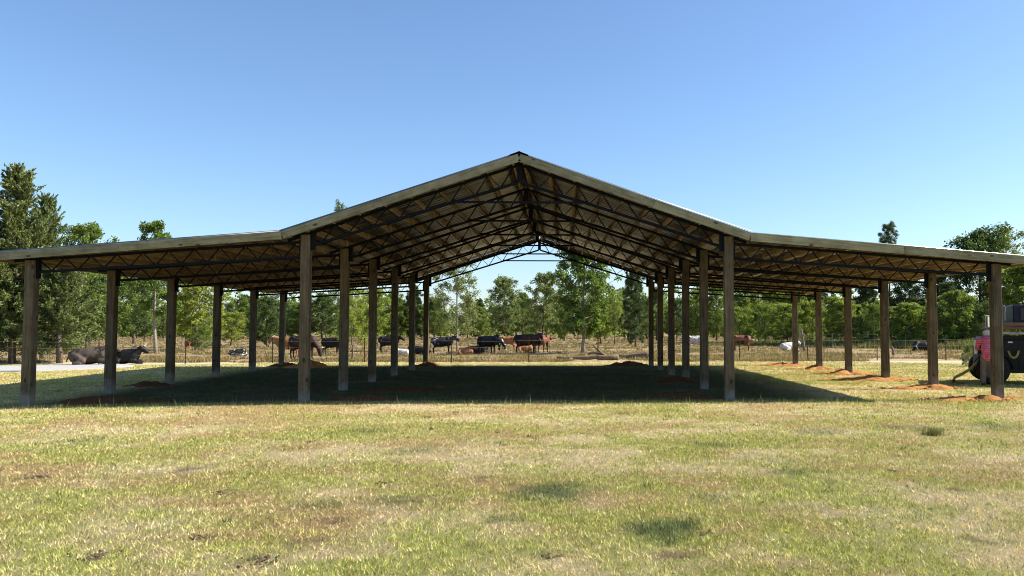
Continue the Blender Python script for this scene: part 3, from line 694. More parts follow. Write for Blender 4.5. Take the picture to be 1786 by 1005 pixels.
for a in (
    (22, 634, 297, 98, 'cedar', 'cedar', 'tallest dark cedar, its feathery tip high above the left roof end', G1),
    (-52, 636, 352, 85, 'cedar2', 'cedar', 'dark cedar cut off by the picture edge left of the tallest cedar', G1),
    (104, 634, 440, 74, 'cedar2', 'cedar', 'bushy cedar standing in front, right of the corner post by the concrete slab', G1),
    (74, 626, 345, 62, 'cedar', 'cedar', 'cedar with the second highest top, leaning out right of the tallest one', G1),
    (132, 612, 390, 56, 'oval2', 'mid', 'light green leafy tree whose top shows over the roof right of the cedars', G1, 'palebark'),
    (190, 606, 455, 48, 'oval', 'mid', 'dense green tree behind the second post of the left wing', G2),
    (150, 608, 470, 44, 'round', 'dark', 'dark round tree behind the two lying cattle', G2),
    (60, 610, 430, 70, 'oval', 'dark', 'dark broadleaf tree filling the gap behind the front cedar', G2),
    (-30, 610, 430, 70, 'oval', 'dark', 'dark broadleaf tree behind the cedar at the picture edge', G2),
    (272, 617, 383, 42, 'tulip', 'mid', 'tall tree with pale trunk and leafy tuft rising above the left roof', G2, 'palebark'),
    (232, 600, 488, 34, 'oval2', 'dark', 'dark green tree just left of the tall pale trunk', G2),
    (252, 596, 500, 26, 'oval', 'mid', 'green tree close behind the tall pale trunk', G2),
    (318, 606, 500, 26, 'open', 'bright', 'thin bright tree left of the tan calf', G2, 'palebark'),
    (342, 611, 480, 46, 'maple', 'bright', 'bright yellow-green tree beside the small tan calf', G2, 'palebark'),
    (352, 612, 575, 22, 'shrub', 'mid', 'low bush at the foot of the bright tree by the tan calf', G2),
    (402, 603, 545, 24, 'oval2', 'bright', 'small bright tree above the black and white lying calf', G2),
    (424, 592, 518, 20, 'cone', 'mid', 'upright light green tree left of the dark round bush', G4),
    (466, 606, 524, 30, 'round', 'dark', 'dark round tree left of the rear post of the left wing', G2),
    (522, 592, 530, 30, 'oval', 'mid', 'mid green tree above the grazing bull', G4),
    (562, 592, 514, 36, 'oval', 'dark', 'dark full tree behind the black cow at the second gable post', G4),
    (590, 590, 352, 22, 'open', 'grey', 'thin tree with only its top twigs showing over the left roof slope', G4, 'palebark'),
    (614, 629, 486, 34, 'open', 'bright', 'slim sunlit tree by the fence between the second and third gable posts', G2),
    (648, 594, 505, 36, 'oval2', 'bright', 'yellow-green tree behind the third left gable post', G4),
    (684, 592, 510, 30, 'oval', 'bright', 'bright tree behind the fourth left gable post', G4),
    (722, 592, 505, 26, 'youngpine', 'pine', 'dark conifer between the last two left gable posts', G4),
    (757, 592, 520, 26, 'oval', 'mid', 'green tree just right of the rearmost left gable post', G4),
    (797, 613, 450, 44, 'open', 'grey', 'sparse tall tree behind the black cow with grey patch', G2, 'palebark'),
    (836, 594, 535, 22, 'oval2', 'mid', 'small tree between the sparse tall tree and the round one', G4),
    (880, 593, 486, 36, 'oval', 'grey', 'full grey-green tree above the orange cow', G2),
    (912, 592, 510, 22, 'cone', 'mid', 'narrow tree right of the full grey-green one', G4),
    (945, 599, 477, 34, 'oval2', 'grey', 'grey-green tree above the dark brown cows', G2),
    (984, 595, 515, 26, 'oval', 'mid', 'mid green tree left of the big maple-like tree', G4),
    (1016, 617, 424, 58, 'maple', 'mid', 'biggest tree under the gable, with broad crown and pale trunk behind the logs', G2, 'palebark'),
    (1048, 600, 520, 26, 'oval2', 'bright', 'bright tree at the right edge of the biggest crown', G2),
    (1072, 600, 505, 22, 'open', 'bright', 'light thin tree left of the conifer near the rear right post', G2),
    (1108, 606, 470, 30, 'youngpine', 'pine', 'conifer with twin trunks left of the rear right gable post', G2),
    (1090, 594, 500, 20, 'open', 'grey', 'faint pale tree left of the twin trunk conifer', G4),
    (1145, 594, 500, 24, 'cone', 'mid', 'slim tree among the rear right gable posts', G4),
    (1180, 592, 522, 26, 'oval', 'dark', 'dark tree seen between the third and fourth right gable posts', G4),
    (1213, 594, 505, 26, 'oval2', 'bright', 'bright tree above the white speckled cow', G4),
    (1250, 594, 500, 32, 'oval', 'mid', 'tree seen between the two front right gable posts', G4),
    (1300, 598, 488, 40, 'maple', 'bright', 'bright leafy tree above the brown and black cow', G3),
    (1324, 600, 440, 20, 'pine2', 'grey', 'bare pole-like pine trunk right of the brown and black cow', G3, 'palebark'),
    (1350, 600, 505, 36, 'maple', 'bright', 'wide light green tree above the lying white cow', G3),
    (1378, 596, 470, 40, 'oval', 'dark', 'tall dark tree behind the rear outer post', G3),
    (1410, 600, 490, 36, 'maple', 'bright', 'bright tree between the last two outer posts of the right wing', G3),
    (1396, 608, 568, 8, 'open', 'grey', 'small leaning dead trunk right of the lying white cow', G3, 'palebark'),
    (1452, 600, 480, 38, 'oval2', 'mid', 'green tree between the fourth and fifth outer posts', G3),
    (1440, 602, 560, 26, 'shrub', 'bright', 'bright low bush left of the fourth outer post', G3),
    (1510, 600, 478, 34, 'youngpine', 'pine', 'dark young pine left of the third outer post', G3),
    (1490, 606, 560, 30, 'shrub', 'dark', 'dark low bush beside the fourth outer post', G3),
    (1553, 600, 394, 34, 'pine2', 'pine', 'tall pine whose lone tufted top stands over the right roof', G3),
    (1580, 602, 480, 40, 'oval', 'dark', 'dark crown right of the third outer post', G3),
    (1600, 606, 525, 36, 'youngpine', 'pine', 'young green pine left of the second outer post', G3),
    (1565, 606, 565, 26, 'shrub', 'bright', 'bright bush right of the third outer post', G3),
    (1612, 608, 580, 26, 'shrub', 'bright', 'yellow-green bush left of the second outer post above the lying black cow', G3),
    (1655, 606, 500, 36, 'youngpine', 'pine', 'young pine right of the second outer post', G3),
    (1640, 602, 470, 40, 'oval', 'dark', 'dark broadleaf tree behind the second outer post', G3),
    (1716, 602, 416, 74, 'round', 'dark', 'biggest dark tree, its broad crown above the right end of the roof', G3),
    (1760, 600, 398, 52, 'open', 'grey', 'lighter airy crown rising right of the biggest dark tree', G3),
    (1790, 606, 462, 52, 'maple', 'bright', 'bright leafy tree above the truck', G3),
    (1690, 606, 520, 40, 'oval2', 'dark', 'dark lower tree left of the person in pink', G3),
    (1682, 606, 560, 30, 'shrub', 'mid', 'mid green bush behind the yellow strap', G3),
    (1850, 606, 440, 70, 'oval', 'dark', 'dark tree beyond the right picture edge', G3),
    (1290, 603, 545, 30, 'shrub', 'bright', 'bright low bush behind the rust and black cow', G3),
    (1335, 603, 540, 32, 'shrub', 'mid', 'mid green bush at the foot of the bare pine trunk', G3),
    (1375, 604, 530, 34, 'oval2', 'bright', 'bright low tree right above the lying white cow', G3),
    (1418, 604, 535, 32, 'shrub', 'bright', 'big bright bush between the last two outer posts', G3),
    (1466, 605, 520, 34, 'maple', 'bright', 'sunlit leafy tree right of the fourth outer post', G3),
    (1528, 606, 540, 34, 'shrub', 'mid', 'mid green bush left of the third outer post', G3),
    (1588, 607, 530, 34, 'maple', 'bright', 'sunlit low tree behind the stump by the third outer post', G3),
    (1640, 608, 545, 34, 'shrub', 'mid', 'broad green bush behind the lying black cow', G3),
    (1668, 608, 510, 36, 'maple', 'mid', 'leafy tree between the second outer post and the person', G3),
    (1720, 608, 540, 36, 'shrub', 'dark', 'dark bush behind the person in pink', G3),
    (1690, 640, 606, 15, 'shrub', 'grey', 'small scrubby bush beside the truck wheel', None),
):
    tree(*a)
for i in range(60):           # fill of the far edge: alike trees that nothing tells apart
    px = 170 + i * 25.5 + random.uniform(-14, 14); by = random.uniform(588.5, 591.5); k = random.choice(('oval', 'oval2', 'cone', 'open', 'youngpine', 'maple'))
    tree(px, by, by - random.uniform(42, 72) - (8 if px > 1280 else 0), random.uniform(17, 27), k, 'pine' if k == 'youngpine' else random.choice(('mid', 'bright', 'grey', 'dark')),
         'tree of the mixed wood along the far edge of the pasture', 'alike trees of the far wood')

# the far wood that reads as one mass
def far_wood():
    rng = np.random.default_rng(5); C, Rd = [], []
    for k in range(820):
        front = k < 430; x = rng.uniform(-250, 220); y = rng.uniform(112, 135) if front else rng.uniform(140, 215); h = rng.uniform(1.8, 5.0) if front else rng.uniform(7, 11.5) + 2.0 * math.sin(x * .05); r = rng.uniform(1.8, 3.4)
        for q in range(16):
            f = rng.random(); a = rng.uniform(0, 6.28); rr = r * (1 - .75 * f ** 1.5) * math.sqrt(rng.random())
            C.append((x + rr * math.cos(a), y + rr * math.sin(a), h * (.08 + .9 * f))); Rd.append(rng.uniform(.7, 1.3) * (1.1 - .5 * f))
    C = np.array(C); per = 12; P, O = clumps(rng, C, Rd, per); n = len(P)
    ct = np.repeat(np.repeat(rng.uniform(.65, 1.3, 820), 16) * rng.uniform(.8, 1.2, len(C)), per)
    return leaves_mesh('far_wood', P, O + rng.normal(0, .6, (n, 3)), rng.uniform(.35, .8, n), rng.uniform(.3, .55, n), ct * rng.uniform(.75, 1.25, n), M['leaf_mid'], rng)
tag(obj('far_woods', far_wood()), 'far wood closing the view behind the pasture', None, None, 'stuff')
# ------------------------------------------------------------------ wire fence
M['rust'] = plain('rusty_steel', (0.10, 0.055, 0.035), 0.8, 0.2, 0.4, 20)
M['wire'] = plain('galvanised_wire', (0.5, 0.5, 0.5), 0.5, 0.6, 0.1)
M['greywood'] = plain('weathered_wood', (0.30, 0.27, 0.23), 0.9, 0, 0.3, 10, 0.4)
def fence(pts, label, hgt, mat, wires, rad):
    f = empty('wire_fence', (0, 0, 0), 0, label, 'fence')
    mb = MB()
    mb.box((0, 0, hgt / 2 - .15), (0.045, 0.012, hgt + .3)).box((0, .02, hgt / 2 - .15), (0.010, 0.035, hgt + .3))
    for k in range(8): mb.box((0, -.012, .2 + k * hgt / 9), (0.02, .012, .02))
    if rad: mb = MB().tube([(0, 0, -.3), (.01, 0, hgt * .5), (0, .01, hgt)], [rad, rad * .95, rad * .9], 8)
    me = mb.mesh('fence_post', mat)
    for (x, y) in pts:
        o = obj('fence_post', me, f); o.location = (x, y, 0); o.rotation_euler = (random.uniform(-.03, .03), random.uniform(-.03, .03), random.uniform(-.3, .3))
    for h in wires:
        mb = MB()
        for (a, b_) in zip(pts, pts[1:]):
            q = [(a[0] + (b_[0] - a[0]) * t, a[1] + (b_[1] - a[1]) * t - .03, h - .05 * math.sin(math.pi * t) + .0) for t in (0, .25, .5, .75, 1)]
            mb.tube(q, 0.0042, 4, False)
        mb.build('wire', M['wire'], f)
    return f
fp = [tuple(at(px, py)[:2]) for px, py in ((-140, 637), (20, 636.5), (172, 636), (323, 635), (475, 634.5), (636, 634), (787, 633.5), (922, 632.5), (1043, 631), (1166, 630.5), (1290, 630), (1409, 629.5), (1530, 629), (1650, 628.5), (1790, 628))]
fence(fp, 'low wire fence on thin rusty steel posts between the barn and the cattle', 1.12, M['rust'], (0.42, 0.72, 1.0), 0)
fp = [tuple(at(px, py)[:2]) for px, py in ((1395, 606), (1452, 606), (1514, 606.5), (1580, 607), (1645, 607.5), (1683, 608), (1700, 608), (1800, 608))]
fence(fp, 'far wire fence on pale wooden posts along the wood behind the right wing', 1.15, M['greywood'], (0.4, 0.8, 1.05), 0.055)

# ------------------------------------------------------------------ logs
M['logbark'] = plain('log_bark', (0.17, 0.125, 0.09), 0.95, 0, 0.45, 12, 0.9)
M['cutend'] = plain('cut_wood', (0.50, 0.24, 0.085), 0.8, 0, 0.2, 20)
def log(p, q, r0, r1, label, branches=(), cut=None):
    p, q = Vector(p), Vector(q); d = q - p; c = (p + q) / 2
    o = empty('fallen_log', (c.x, c.y, 0), 0, label, 'log')
    n = 9; pts = [p + d * (i / (n - 1)) + Vector((0, random.uniform(-.05, .05), random.uniform(-.03, .03))) - Vector((c.x, c.y, 0)) for i in range(n)]
    rr = [(r0 + (r1 - r0) * i / (n - 1)) * random.uniform(.9, 1.1) for i in range(n)]
    MB().tube(pts, rr, 12).build('trunk', M['logbark'], o, True)
    for br in branches:
        MB().tube([Vector(v) - Vector((c.x, c.y, 0)) for v in br[0]], br[1], 7).build('branch', M['logbark'], o, True)
    if cut is not None:
        e = pts[cut]; t = (pts[cut] - pts[cut + (1 if cut == 0 else -1)]).normalized(); r = rr[cut]
        MB().tube([e - t * .02, e + t * .012], [r * .97, r * .93], 14).build('cut_end', M['cutend'], o)
    return o
a, b_ = at(968, 629), at(1076, 627); ly = a[1] + .3; V_ = lambda px, py, dy=0.0: at_y(px, py, ly + dy)
br1 = [V_(1058, 623), V_(1047, 614, .1), V_(1035, 603, .2)]
br2 = [V_(1000, 624), V_(990, 629, -.3), V_(984, 632, -.4)]
log((a[0] + .1, ly, .12), (b_[0], ly - .1, .14), .065, .145, 'long grey fallen log with a snapped branch sticking up, below the biggest tree',
    [(br1, [.07, .06, .04]), (br2, [.07, .06, .05]), ([V_(1056, 621, .2), V_(1044, 616, .4), V_(1034, 615, .5), V_(1026, 618, .5)], [.08, .07, .06, .05])])
a, b_ = at(1079, 626), at(1134, 626)
log((a[0], a[1] + .2, .12), (b_[0], b_[1], .19), .06, .19, 'tapering log with an orange sawn end beside the rear right gable post', (), 8)
M['deadwood'] = plain('dead_wood', (0.17, 0.14, 0.115), 0.9, 0, 0.3, 10, 0.4)
a = at(1403, 613)
o = empty('dead_trunk', tuple(a), 0, 'leaning bare grey dead trunk right of the lying white cow', 'dead tree')
MB().tube([(0, 0, -.1), (-.05, 0, .5), (-.11, .0, 1.0), (-.19, 0, 1.45)], [.11, .075, .065, .045], 8).build('trunk', M['deadwood'], o, True)
MB().tube([(-.08, 0, .7), (-.01, 0, .95), (.0, 0, 1.2)], [.035, .03, .015], 6).build('branch', M['deadwood'], o, True)
a = at(1557, 620)
o = empty('tree_stump', tuple(a), 0, 'grey split stump leaning beside the third outer post', 'stump')
MB().tube([(.06, 0, -.1), (.03, 0, .2), (-.02, 0, .42), (-.05, 0, .52)], [.09, .07, .06, .03], 9).build('stump_wood', M['deadwood'], o, True)

# ------------------------------------------------------------------ cattle
def coat(name, base, spot=None, thr=0.55, scale=2.2, rough=0.62, sheen=0.0):
    m, t, b, _ = new_mat(name); v = obj_vec(t); f = tex_noise(t, v, 40, 3, 0.6)
    c = ramp(t, f, [(0.3, tuple(x * .75 for x in base)), (0.7, tuple(min(1, x * 1.25) for x in base))])
    if spot: c = mixc(t, c, spot, ramp(t, tex_noise(t, v, scale, 3, 0.6), [(thr - .02, 0.0), (thr + .02, 1.0)]))
    t.links.new(c, b.inputs['Base Color']); b.inputs['Roughness'].default_value = rough; b.inputs['Specular IOR Level'].default_value = 0.22
    bump(t, b, f, 0.3, 0.01); return m
K = {'black': coat('black_coat', (0.010, 0.009, 0.0085), None, rough=0.55), 'brown': coat('dark_brown_coat', (0.045, 0.020, 0.012), (0.018, 0.010, 0.008), 0.5, 1.3),
     'orange': coat('orange_coat', (0.27, 0.115, 0.042), (0.33, 0.18, 0.09), 0.55, 2.0), 'tan': coat('tan_coat', (0.22, 0.09, 0.038)), 'rust': coat('rust_coat', (0.17, 0.062, 0.026), (0.02, 0.012, 0.01), 0.5, 1.4),
     'speckled': coat('speckled_coat', (0.60, 0.56, 0.50), (0.10, 0.09, 0.085), 0.54, 9.0), 'white': coat('white_coat', (0.62, 0.58, 0.53), (0.40, 0.34, 0.28), 0.58, 2.0),
     'pied': coat('black_white_coat', (0.012, 0.012, 0.012), (0.62, 0.60, 0.56), 0.60, 2.6), 'patched': coat('black_grey_coat', (0.014, 0.014, 0.015), (0.17, 0.17, 0.18), 0.60, 2.4),
     'grey': coat('dusty_brown_coat', (0.085, 0.062, 0.050), (0.035, 0.026, 0.022), 0.52, 1.8), 'horn': plain('horn', (0.45, 0.38, 0.28), 0.5)}
def cow_body(pose):
    m = MB(); dz = 0.0
    if pose in ('stand', 'graze', 'look'):
        m.cap((-.60, 0, .96), .29, (-.05, 0, .90), .35).cap((-.05, 0, .90), .35, (.52, 0, .95), .30)
        m.ell((-.66, 0, 1.0), (.27, .27, .28)).ell((.5, 0, .98), (.28, .26, .34)).cap((.62, 0, .78), .17, (.78, 0, .92), .15)
        m.cap((-.7, 0, 1.21), .075, (.50, 0, 1.21), .11).ell((-.05, 0, .80), (.55, .33, .26))
        for s in (-1, 1): m.ell((-.56, s * .2, 1.20), (.10, .07, .06)).ell((.46, s * .2, 1.0), (.17, .10, .26))
        for s in (-1, 1):
            m.cap((.50, s * .17, .80), .14, (.53, s * .17, .46), .075).cap((.53, s * .17, .46), .068, (.52, s * .17, .10), .048).cap((.52, s * .17, .09), .05, (.56, s * .17, .04), .055)
            m.cap((-.66, s * .17, .92), .20, (-.55, s * .18, .62), .125).cap((-.55, s * .18, .62), .11, (-.72, s * .17, .44), .065).cap((-.72, s * .17, .44), .062, (-.69, s * .17, .10), .046).cap((-.69, s * .17, .09), .05, (-.65, s * .17, .04), .055)
        m.cap((-.90, 0, 1.14), .045, (-.97, .0, .80), .028).cap((-.97, 0, .80), .028, (-.97, 0, .52), .05)
        m.ell((-.38, 0, .60), (.17, .13, .09))
        nb = Vector((.62, 0, 1.05))
        if pose == 'stand': hd, mz = Vector((1.02, 0, 1.25)), Vector((1.33, 0, 1.02))
        elif pose == 'look': hd, mz = Vector((.98, .05, 1.27)), Vector((1.14, .26, 1.04))
        else: hd, mz = Vector((1.05, 0, .58)), Vector((1.16, 0, .22))
    else:
        m.cap((-.55, .05, .34), .30, (.0, .02, .36), .36).cap((0, .02, .36), .36, (.50, 0, .40), .30)
        m.ell((-.60, .05, .36), (.28, .32, .28)).cap((-.55, 0, .58), .09, (.45, 0, .66), .10)
        m.cap((.45, .2, .20), .13, (.80, .22, .12), .09).cap((.80, .22, .12), .075, (.52, .30, .06), .05)
        m.cap((.45, -.2, .18), .13, (.84, -.18, .10), .08).cap((.84, -.18, .10), .07, (1.02, -.14, .06), .05)
        m.cap((-.45, -.28, .26), .20, (-.12, -.40, .16), .12).cap((-.12, -.40, .14), .10, (-.48, -.50, .08), .06).cap((-.48, -.50, .08), .055, (-.18, -.54, .05), .045)
        m.cap((-.86, .05, .42), .045, (-.98, .1, .12), .03)
        nb = Vector((.58, 0, .52))
        if pose == 'lie': hd, mz = Vector((.90, 0, .78)), Vector((1.18, 0, .60))
        else: hd, mz = Vector((.86, .30, .30)), Vector((.78, .55, .14))       # calf resting its head
    m.cap(nb, .25, hd - (hd - nb) * .15, .15).cap(nb - Vector((.05, 0, .16)), .17, hd - (hd - nb) * .35 - Vector((0, 0, .05)), .10)
    m.cap(hd, .155, mz, .105); d = (mz - hd).normalized(); up = Vector((0, 0, 1)); side = d.cross(up).normalized(); u = side.cross(d)
    m.ell(tuple(mz + d * .03), (.095, .10, .085))
    for s in (-1, 1): m.cap(hd + side * s * .09 + u * .06, .04, hd + side * s * .27 + u * .06 - d * .03, .035)
    return m.fused('cow_' + pose, K['black'], 0.034, 3), hd, d, side, u
POSE = {k: cow_body(k) for k in ('stand', 'graze', 'look', 'lie', 'curl')}
CATS = 'cattle resting and grazing in the pasture'
def cow(pose, px, py, ang, size, coat_, label, horns=False, name='cow', cat='cow'):
    """ang: heading in degrees, 0 faces right in the photograph, 90 faces away"""
    me, hd, d, side, u = POSE[pose]; p = at(px, py)
    o = obj(name, me); o.location = (p[0], p[1], 0.0); o.rotation_euler = (0, 0, R(ang)); o.scale = (size * .80, size * .88, size * .90)
    o.material_slots[0].link = 'OBJECT'; o.material_slots[0].material = K[coat_]
    if horns:
        for s in (-1, 1):
            b0 = hd + side * s * .08 + u * .11
            MB().tube([b0, b0 + side * s * .13 + u * .05, b0 + side * s * .2 + u * .16], [.03, .022, .006], 7).build('horn', K['horn'], o, True)
    return tag(o, label, cat, CATS)
cow('lie', 156, 636.5, 12, 1.15, 'grey', 'dusty brown cow lying by the end of the concrete slab, facing away', False)
cow('lie', 216, 635.5, 4, .98, 'black', 'black horned cow lying with head raised just right of the dusty brown one', True)
cow('stand', 333, 611, 68, .60, 'tan', 'small tan calf standing seen from behind beside the bright tree trunk', False, 'calf', 'calf')
cow('curl', 414, 622, 20, .62, 'pied', 'black and white calf lying alone between the third and fourth left posts', False, 'calf', 'calf')
cow('stand', 502, 624, 175, .93, 'orange', 'orange cow half hidden behind the front left gable post and the bull', False)
cow('graze', 528, 626, -8, 1.0, 'brown', 'dark brown bull grazing with its head down by the front left gable post', True, 'bull', 'bull')
cow('stand', 579, 620, -12, .86, 'black', 'black cow standing with its head hidden behind the second gable post', False)
cow('stand', 678, 615.5, 0, .88, 'black', 'black cow standing across between the third and fourth left gable posts', False)
cow('curl', 702, 621, 170, .60, 'white', 'small white calf lying flat right of the fourth left gable post', False, 'calf', 'calf')
cow('lie', 735, 619.5, 175, .78, 'black', 'black cow lying between the fifth and rearmost left gable posts', False)
cow('stand', 771, 618, 6, .88, 'patched', 'black cow with a grey patch on its flank standing by the thin fence post', True)
cow('curl', 812, 619, 200, .62, 'orange', 'orange calf lying right of the cow with the grey flank', False, 'calf', 'calf')
cow('curl', 824, 617, 30, .72, 'rust', 'dark rust calf lying close behind the orange calf', False, 'calf', 'calf')
cow('lie', 836, 615.5, 10, .72, 'brown', 'dark brown calf lying low in front of the black cow seen from behind', False, 'calf', 'calf')
cow('look', 850, 618, 40, .92, 'black', 'black cow turned away with head up, beside the black and white grazing one', False)
cow('graze', 862, 614, -10, .80, 'pied', 'black and white cow lowering its head behind the black one', False)
cow('stand', 886, 611, 165, .82, 'orange', 'light orange cow standing behind the big dark brown cow', False)
cow('look', 918, 618, 2, 1.0, 'brown', 'big dark brown cow standing across right under the gable opening', True)
cow('stand', 945, 615, 55, .92, 'rust', 'rust brown cow turned away at the right end of the herd under the gable', False)
cow('curl', 917, 613.5, 190, .66, 'orange', 'orange calf lying seen between the legs of the big dark brown cow', False, 'calf', 'calf')
cow('stand', 1212, 612, 172, .86, 'speckled', 'white speckled cow standing between the second and third right gable posts', False)
cow('stand', 1292, 612.5, 172, .92, 'rust', 'rust and black cow standing right of the front right gable post', False)
cow('lie', 1376, 611.5, 12, .88, 'white', 'white cow lying with head raised beside the rear outer post', True)
cow('curl', 1612, 613, 175, 1.0, 'black', 'black cow lying flat in the shade by the far right fence', False)

# ------------------------------------------------------------------ truck behind the right front post
M['navy'] = coat('navy_paint', (0.010, 0.013, 0.030), (0.035, 0.04, 0.06), 0.60, 2.0, 0.4)
M['rail'] = plain('pale_paint', (0.36, 0.33, 0.29), 0.6, 0, 0.25, 5)
M['brownrail'] = plain('rusty_board', (0.15, 0.095, 0.065), 0.8, 0, 0.35, 6)
M['darkunder'] = plain('chassis_black', (0.012, 0.012, 0.013), 0.7, 0, 0.4, 5)
M['rubber'] = plain('tyre_rubber', (0.018, 0.017, 0.016), 0.85, 0, 0.3, 20, .4)
M['whitepaint'] = plain('white_paint', (0.66, 0.66, 0.64), 0.5, 0, 0.1, 4)
M['mirror'] = plain('mirror_glass', (0.75, 0.78, 0.80), 0.08, 1.0, 0.02)
M['rimsteel'] = plain('wheel_steel', (0.22, 0.21, 0.2), 0.6, 0.4, 0.3)
M['strap'] = plain('yellow_strap', (0.26, 0.235, 0.06), 0.8, 0, 0.3, 30)
def glassmat():
    m, t, b, _ = new_mat('window_glass'); b.inputs['Base Color'].default_value = (0.010, 0.014, 0.03, 1); b.inputs['Roughness'].default_value = 0.3; b.inputs['Specular IOR Level'].default_value = 0.45
    n = tex_noise(t, obj_vec(t), 3.5, 4, 0.6); bump(t, b, n, 0.06, 0.02); return m
M['glass'] = glassmat()
TP = at(1712, 671); TY = TP[1]; q_ = mpp(TP); BX = at(1701, 671)[0]
def tz(py): return (671 - py) * q_                       # height above ground of a photograph row on the truck's near side
def txx(px): return (px - 1701) * q_
truck = empty('work_truck', (BX, TY, 0), R(-22), 'dark blue work truck with brown and white side rails behind the front right post', 'truck')
LEN = 6.4; WID = 2.2
xa = txx(1731)
mb = MB(); mb.box((xa + 2.6, WID / 2, (tz(650) + tz(592)) / 2), (5.2, WID - .12, tz(592) - tz(650)), None, .03)
mb.box((txx(1712) + .4, WID / 2, (tz(648) + tz(604)) / 2 + .1), (.9, WID - .7, tz(604) - tz(648) - .2), None, .05); mb.build('lower_body', M['darkunder'], truck)
MB().box((txx(1719) + .3, WID / 2, tz(598)), (.75, WID - .3, .30), None, .06).build('hood', M['navy'], truck)
MB().box((xa + 2.85, WID / 2 + .02, (tz(567) + tz(532)) / 2), (4.7, WID - .06, tz(532) - tz(567)), None, .03).build('upper_body', M['navy'], truck)
MB().box((xa + 1.2, -.004, tz(549)), (1.05, .018, .33), None, .004).build('side_window', M['glass'], truck)
for (yy, hh) in ((569.5, .10), (576, .09)): MB().box((xa + 2.62, WID / 2 - .02, tz(yy)), (5.3, WID + .06, hh), Matrix.Rotation(R(1.6), 3, 'Y'), .012).build('side_rail', M['brownrail'], truck)
MB().box((xa + 2.62, WID / 2 - .03, tz(583.5)), (5.3, WID + .10, .06), Matrix.Rotation(R(1.0), 3, 'Y'), .012).build('side_rail', M['rail'], truck)['label'] = 'white lower side rail'
MB().box((xa + 2.6, WID / 2, tz(589)), (5.2, WID - .2, .09)).build('bed_frame', M['darkunder'], truck)
MB().box((xa + 1.15, -.002 + .055, (tz(646) + tz(592)) / 2), (1.05, .02, tz(594) - tz(645)), None, .006).build('door', M['darkunder'], truck)
MB().tube([(xa + 1.9, .16, tz(640)), (xa + 2.9, .16, tz(640))], .24, 20).build('fuel_tank', M['rimsteel'], truck, True)
MB().tube([(xa + .30, .02, tz(560)), (xa + .30, .02, tz(536))], .022, 8).build('exhaust_pipe', M['rimsteel'], truck)
def wheel(x, y, r, wd):
    t_ = MB(); prof = [(r * .60, -wd / 2), (r * .86, -wd / 2 * 1.05), (r * .97, -wd / 2 * .82), (r, -wd / 4), (r, wd / 4), (r * .97, wd / 2 * .82), (r * .86, wd / 2 * 1.05), (r * .60, wd / 2)]
    n = 32; V = [(rr * math.cos(2 * math.pi * k / n), yy, rr * math.sin(2 * math.pi * k / n)) for k in range(n) for rr, yy in prof]; L = len(prof)
    t_.add(V, [(k * L + j, k * L + j + 1, ((k + 1) % n) * L + j + 1, ((k + 1) % n) * L + j) for k in range(n) for j in range(L - 1)])
    w_o = t_.build('wheel', M['rubber'], truck, True); w_o.location = (x, y, r)
    rim = MB().tube([(0, -wd * .28, 0), (0, wd * .28, 0)], r * .605, 24)
    for k in range(6): rim.box((r * .36 * math.cos(k * 1.047), -wd * .3, r * .36 * math.sin(k * 1.047)), (.05, .04, .05))
    rim.tube([(0, -wd * .38, 0), (0, -wd * .2, 0)], [r * .16, r * .2], 12); rim.build('rim', M['rimsteel'], w_o)
for y in (.02, WID - .1): wheel(txx(1701) + .45, y, .42, .24); wheel(txx(1701) + 4.6, y, .42, .30)
mb = MB(); na = 15; V = []
for k in range(na):
    t = math.pi * (1.02 - k * .072)
    for rr in (.60, .625):
        for yy in (-.10, .22): V.append((txx(1701) + .45 + (rr - .11) * math.cos(t), yy, .42 + (rr - .11) * math.sin(t)))
mb.add(V, [q for k in range(na - 1) for q in ((4 * k, 4 * k + 1, 4 * k + 5, 4 * k + 4), (4 * k + 2, 4 * k + 6, 4 * k + 7, 4 * k + 3), (4 * k, 4 * k + 4, 4 * k + 6, 4 * k + 2), (4 * k + 1, 4 * k + 3, 4 * k + 7, 4 * k + 5))])
mb.build('fender', M['darkunder'], truck)
MB().box((txx(1703.5), .10, (tz(594) + tz(618)) / 2), (.07, .30, tz(594) - tz(618)), None, .02).build('front_panel', M['whitepaint'], truck)
mb = MB(); z0, z1 = tz(572), tz(551); x0 = txx(1718.5); x1 = txx(1735)
mb.tube([(x1, .15, z1), (x0, -.12, z1), (x0, -.12, z0), (x1, .15, z0)], .012, 6); mr = mb.build('mirror_arm', M['rail'], truck)
MB().box((txx(1726), -.09, (z0 + z1) / 2), (.14, .04, (z1 - z0) * .92), Matrix.Rotation(R(-12), 3, 'Z'), .012).build('mirror', M['mirror'], truck)
MB().box((txx(1757.5), .045, tz(597)), (.11, .02, .04)).build('marker_plate', M['whitepaint'], truck)
mb = MB(); pts = [(txx(1754), .02, tz(612)), (txx(1757), -.02, tz(621)), (txx(1762), -.04, tz(624)), (txx(1767), -.03, tz(620)), (txx(1770), .0, tz(611))]
for a, b_ in zip(pts, pts[1:]): mb.bar(a, b_, .012, .055, (0, 0.2, 1))
tag(mb.build('hanging_strap', M['strap']), 'loop of yellow webbing strap hanging on the side of the truck', 'strap').parent = None
hs = bpy.data.objects['hanging_strap']; hs.location = (BX, TY, 0); hs.rotation_euler = (0, 0, R(-22))
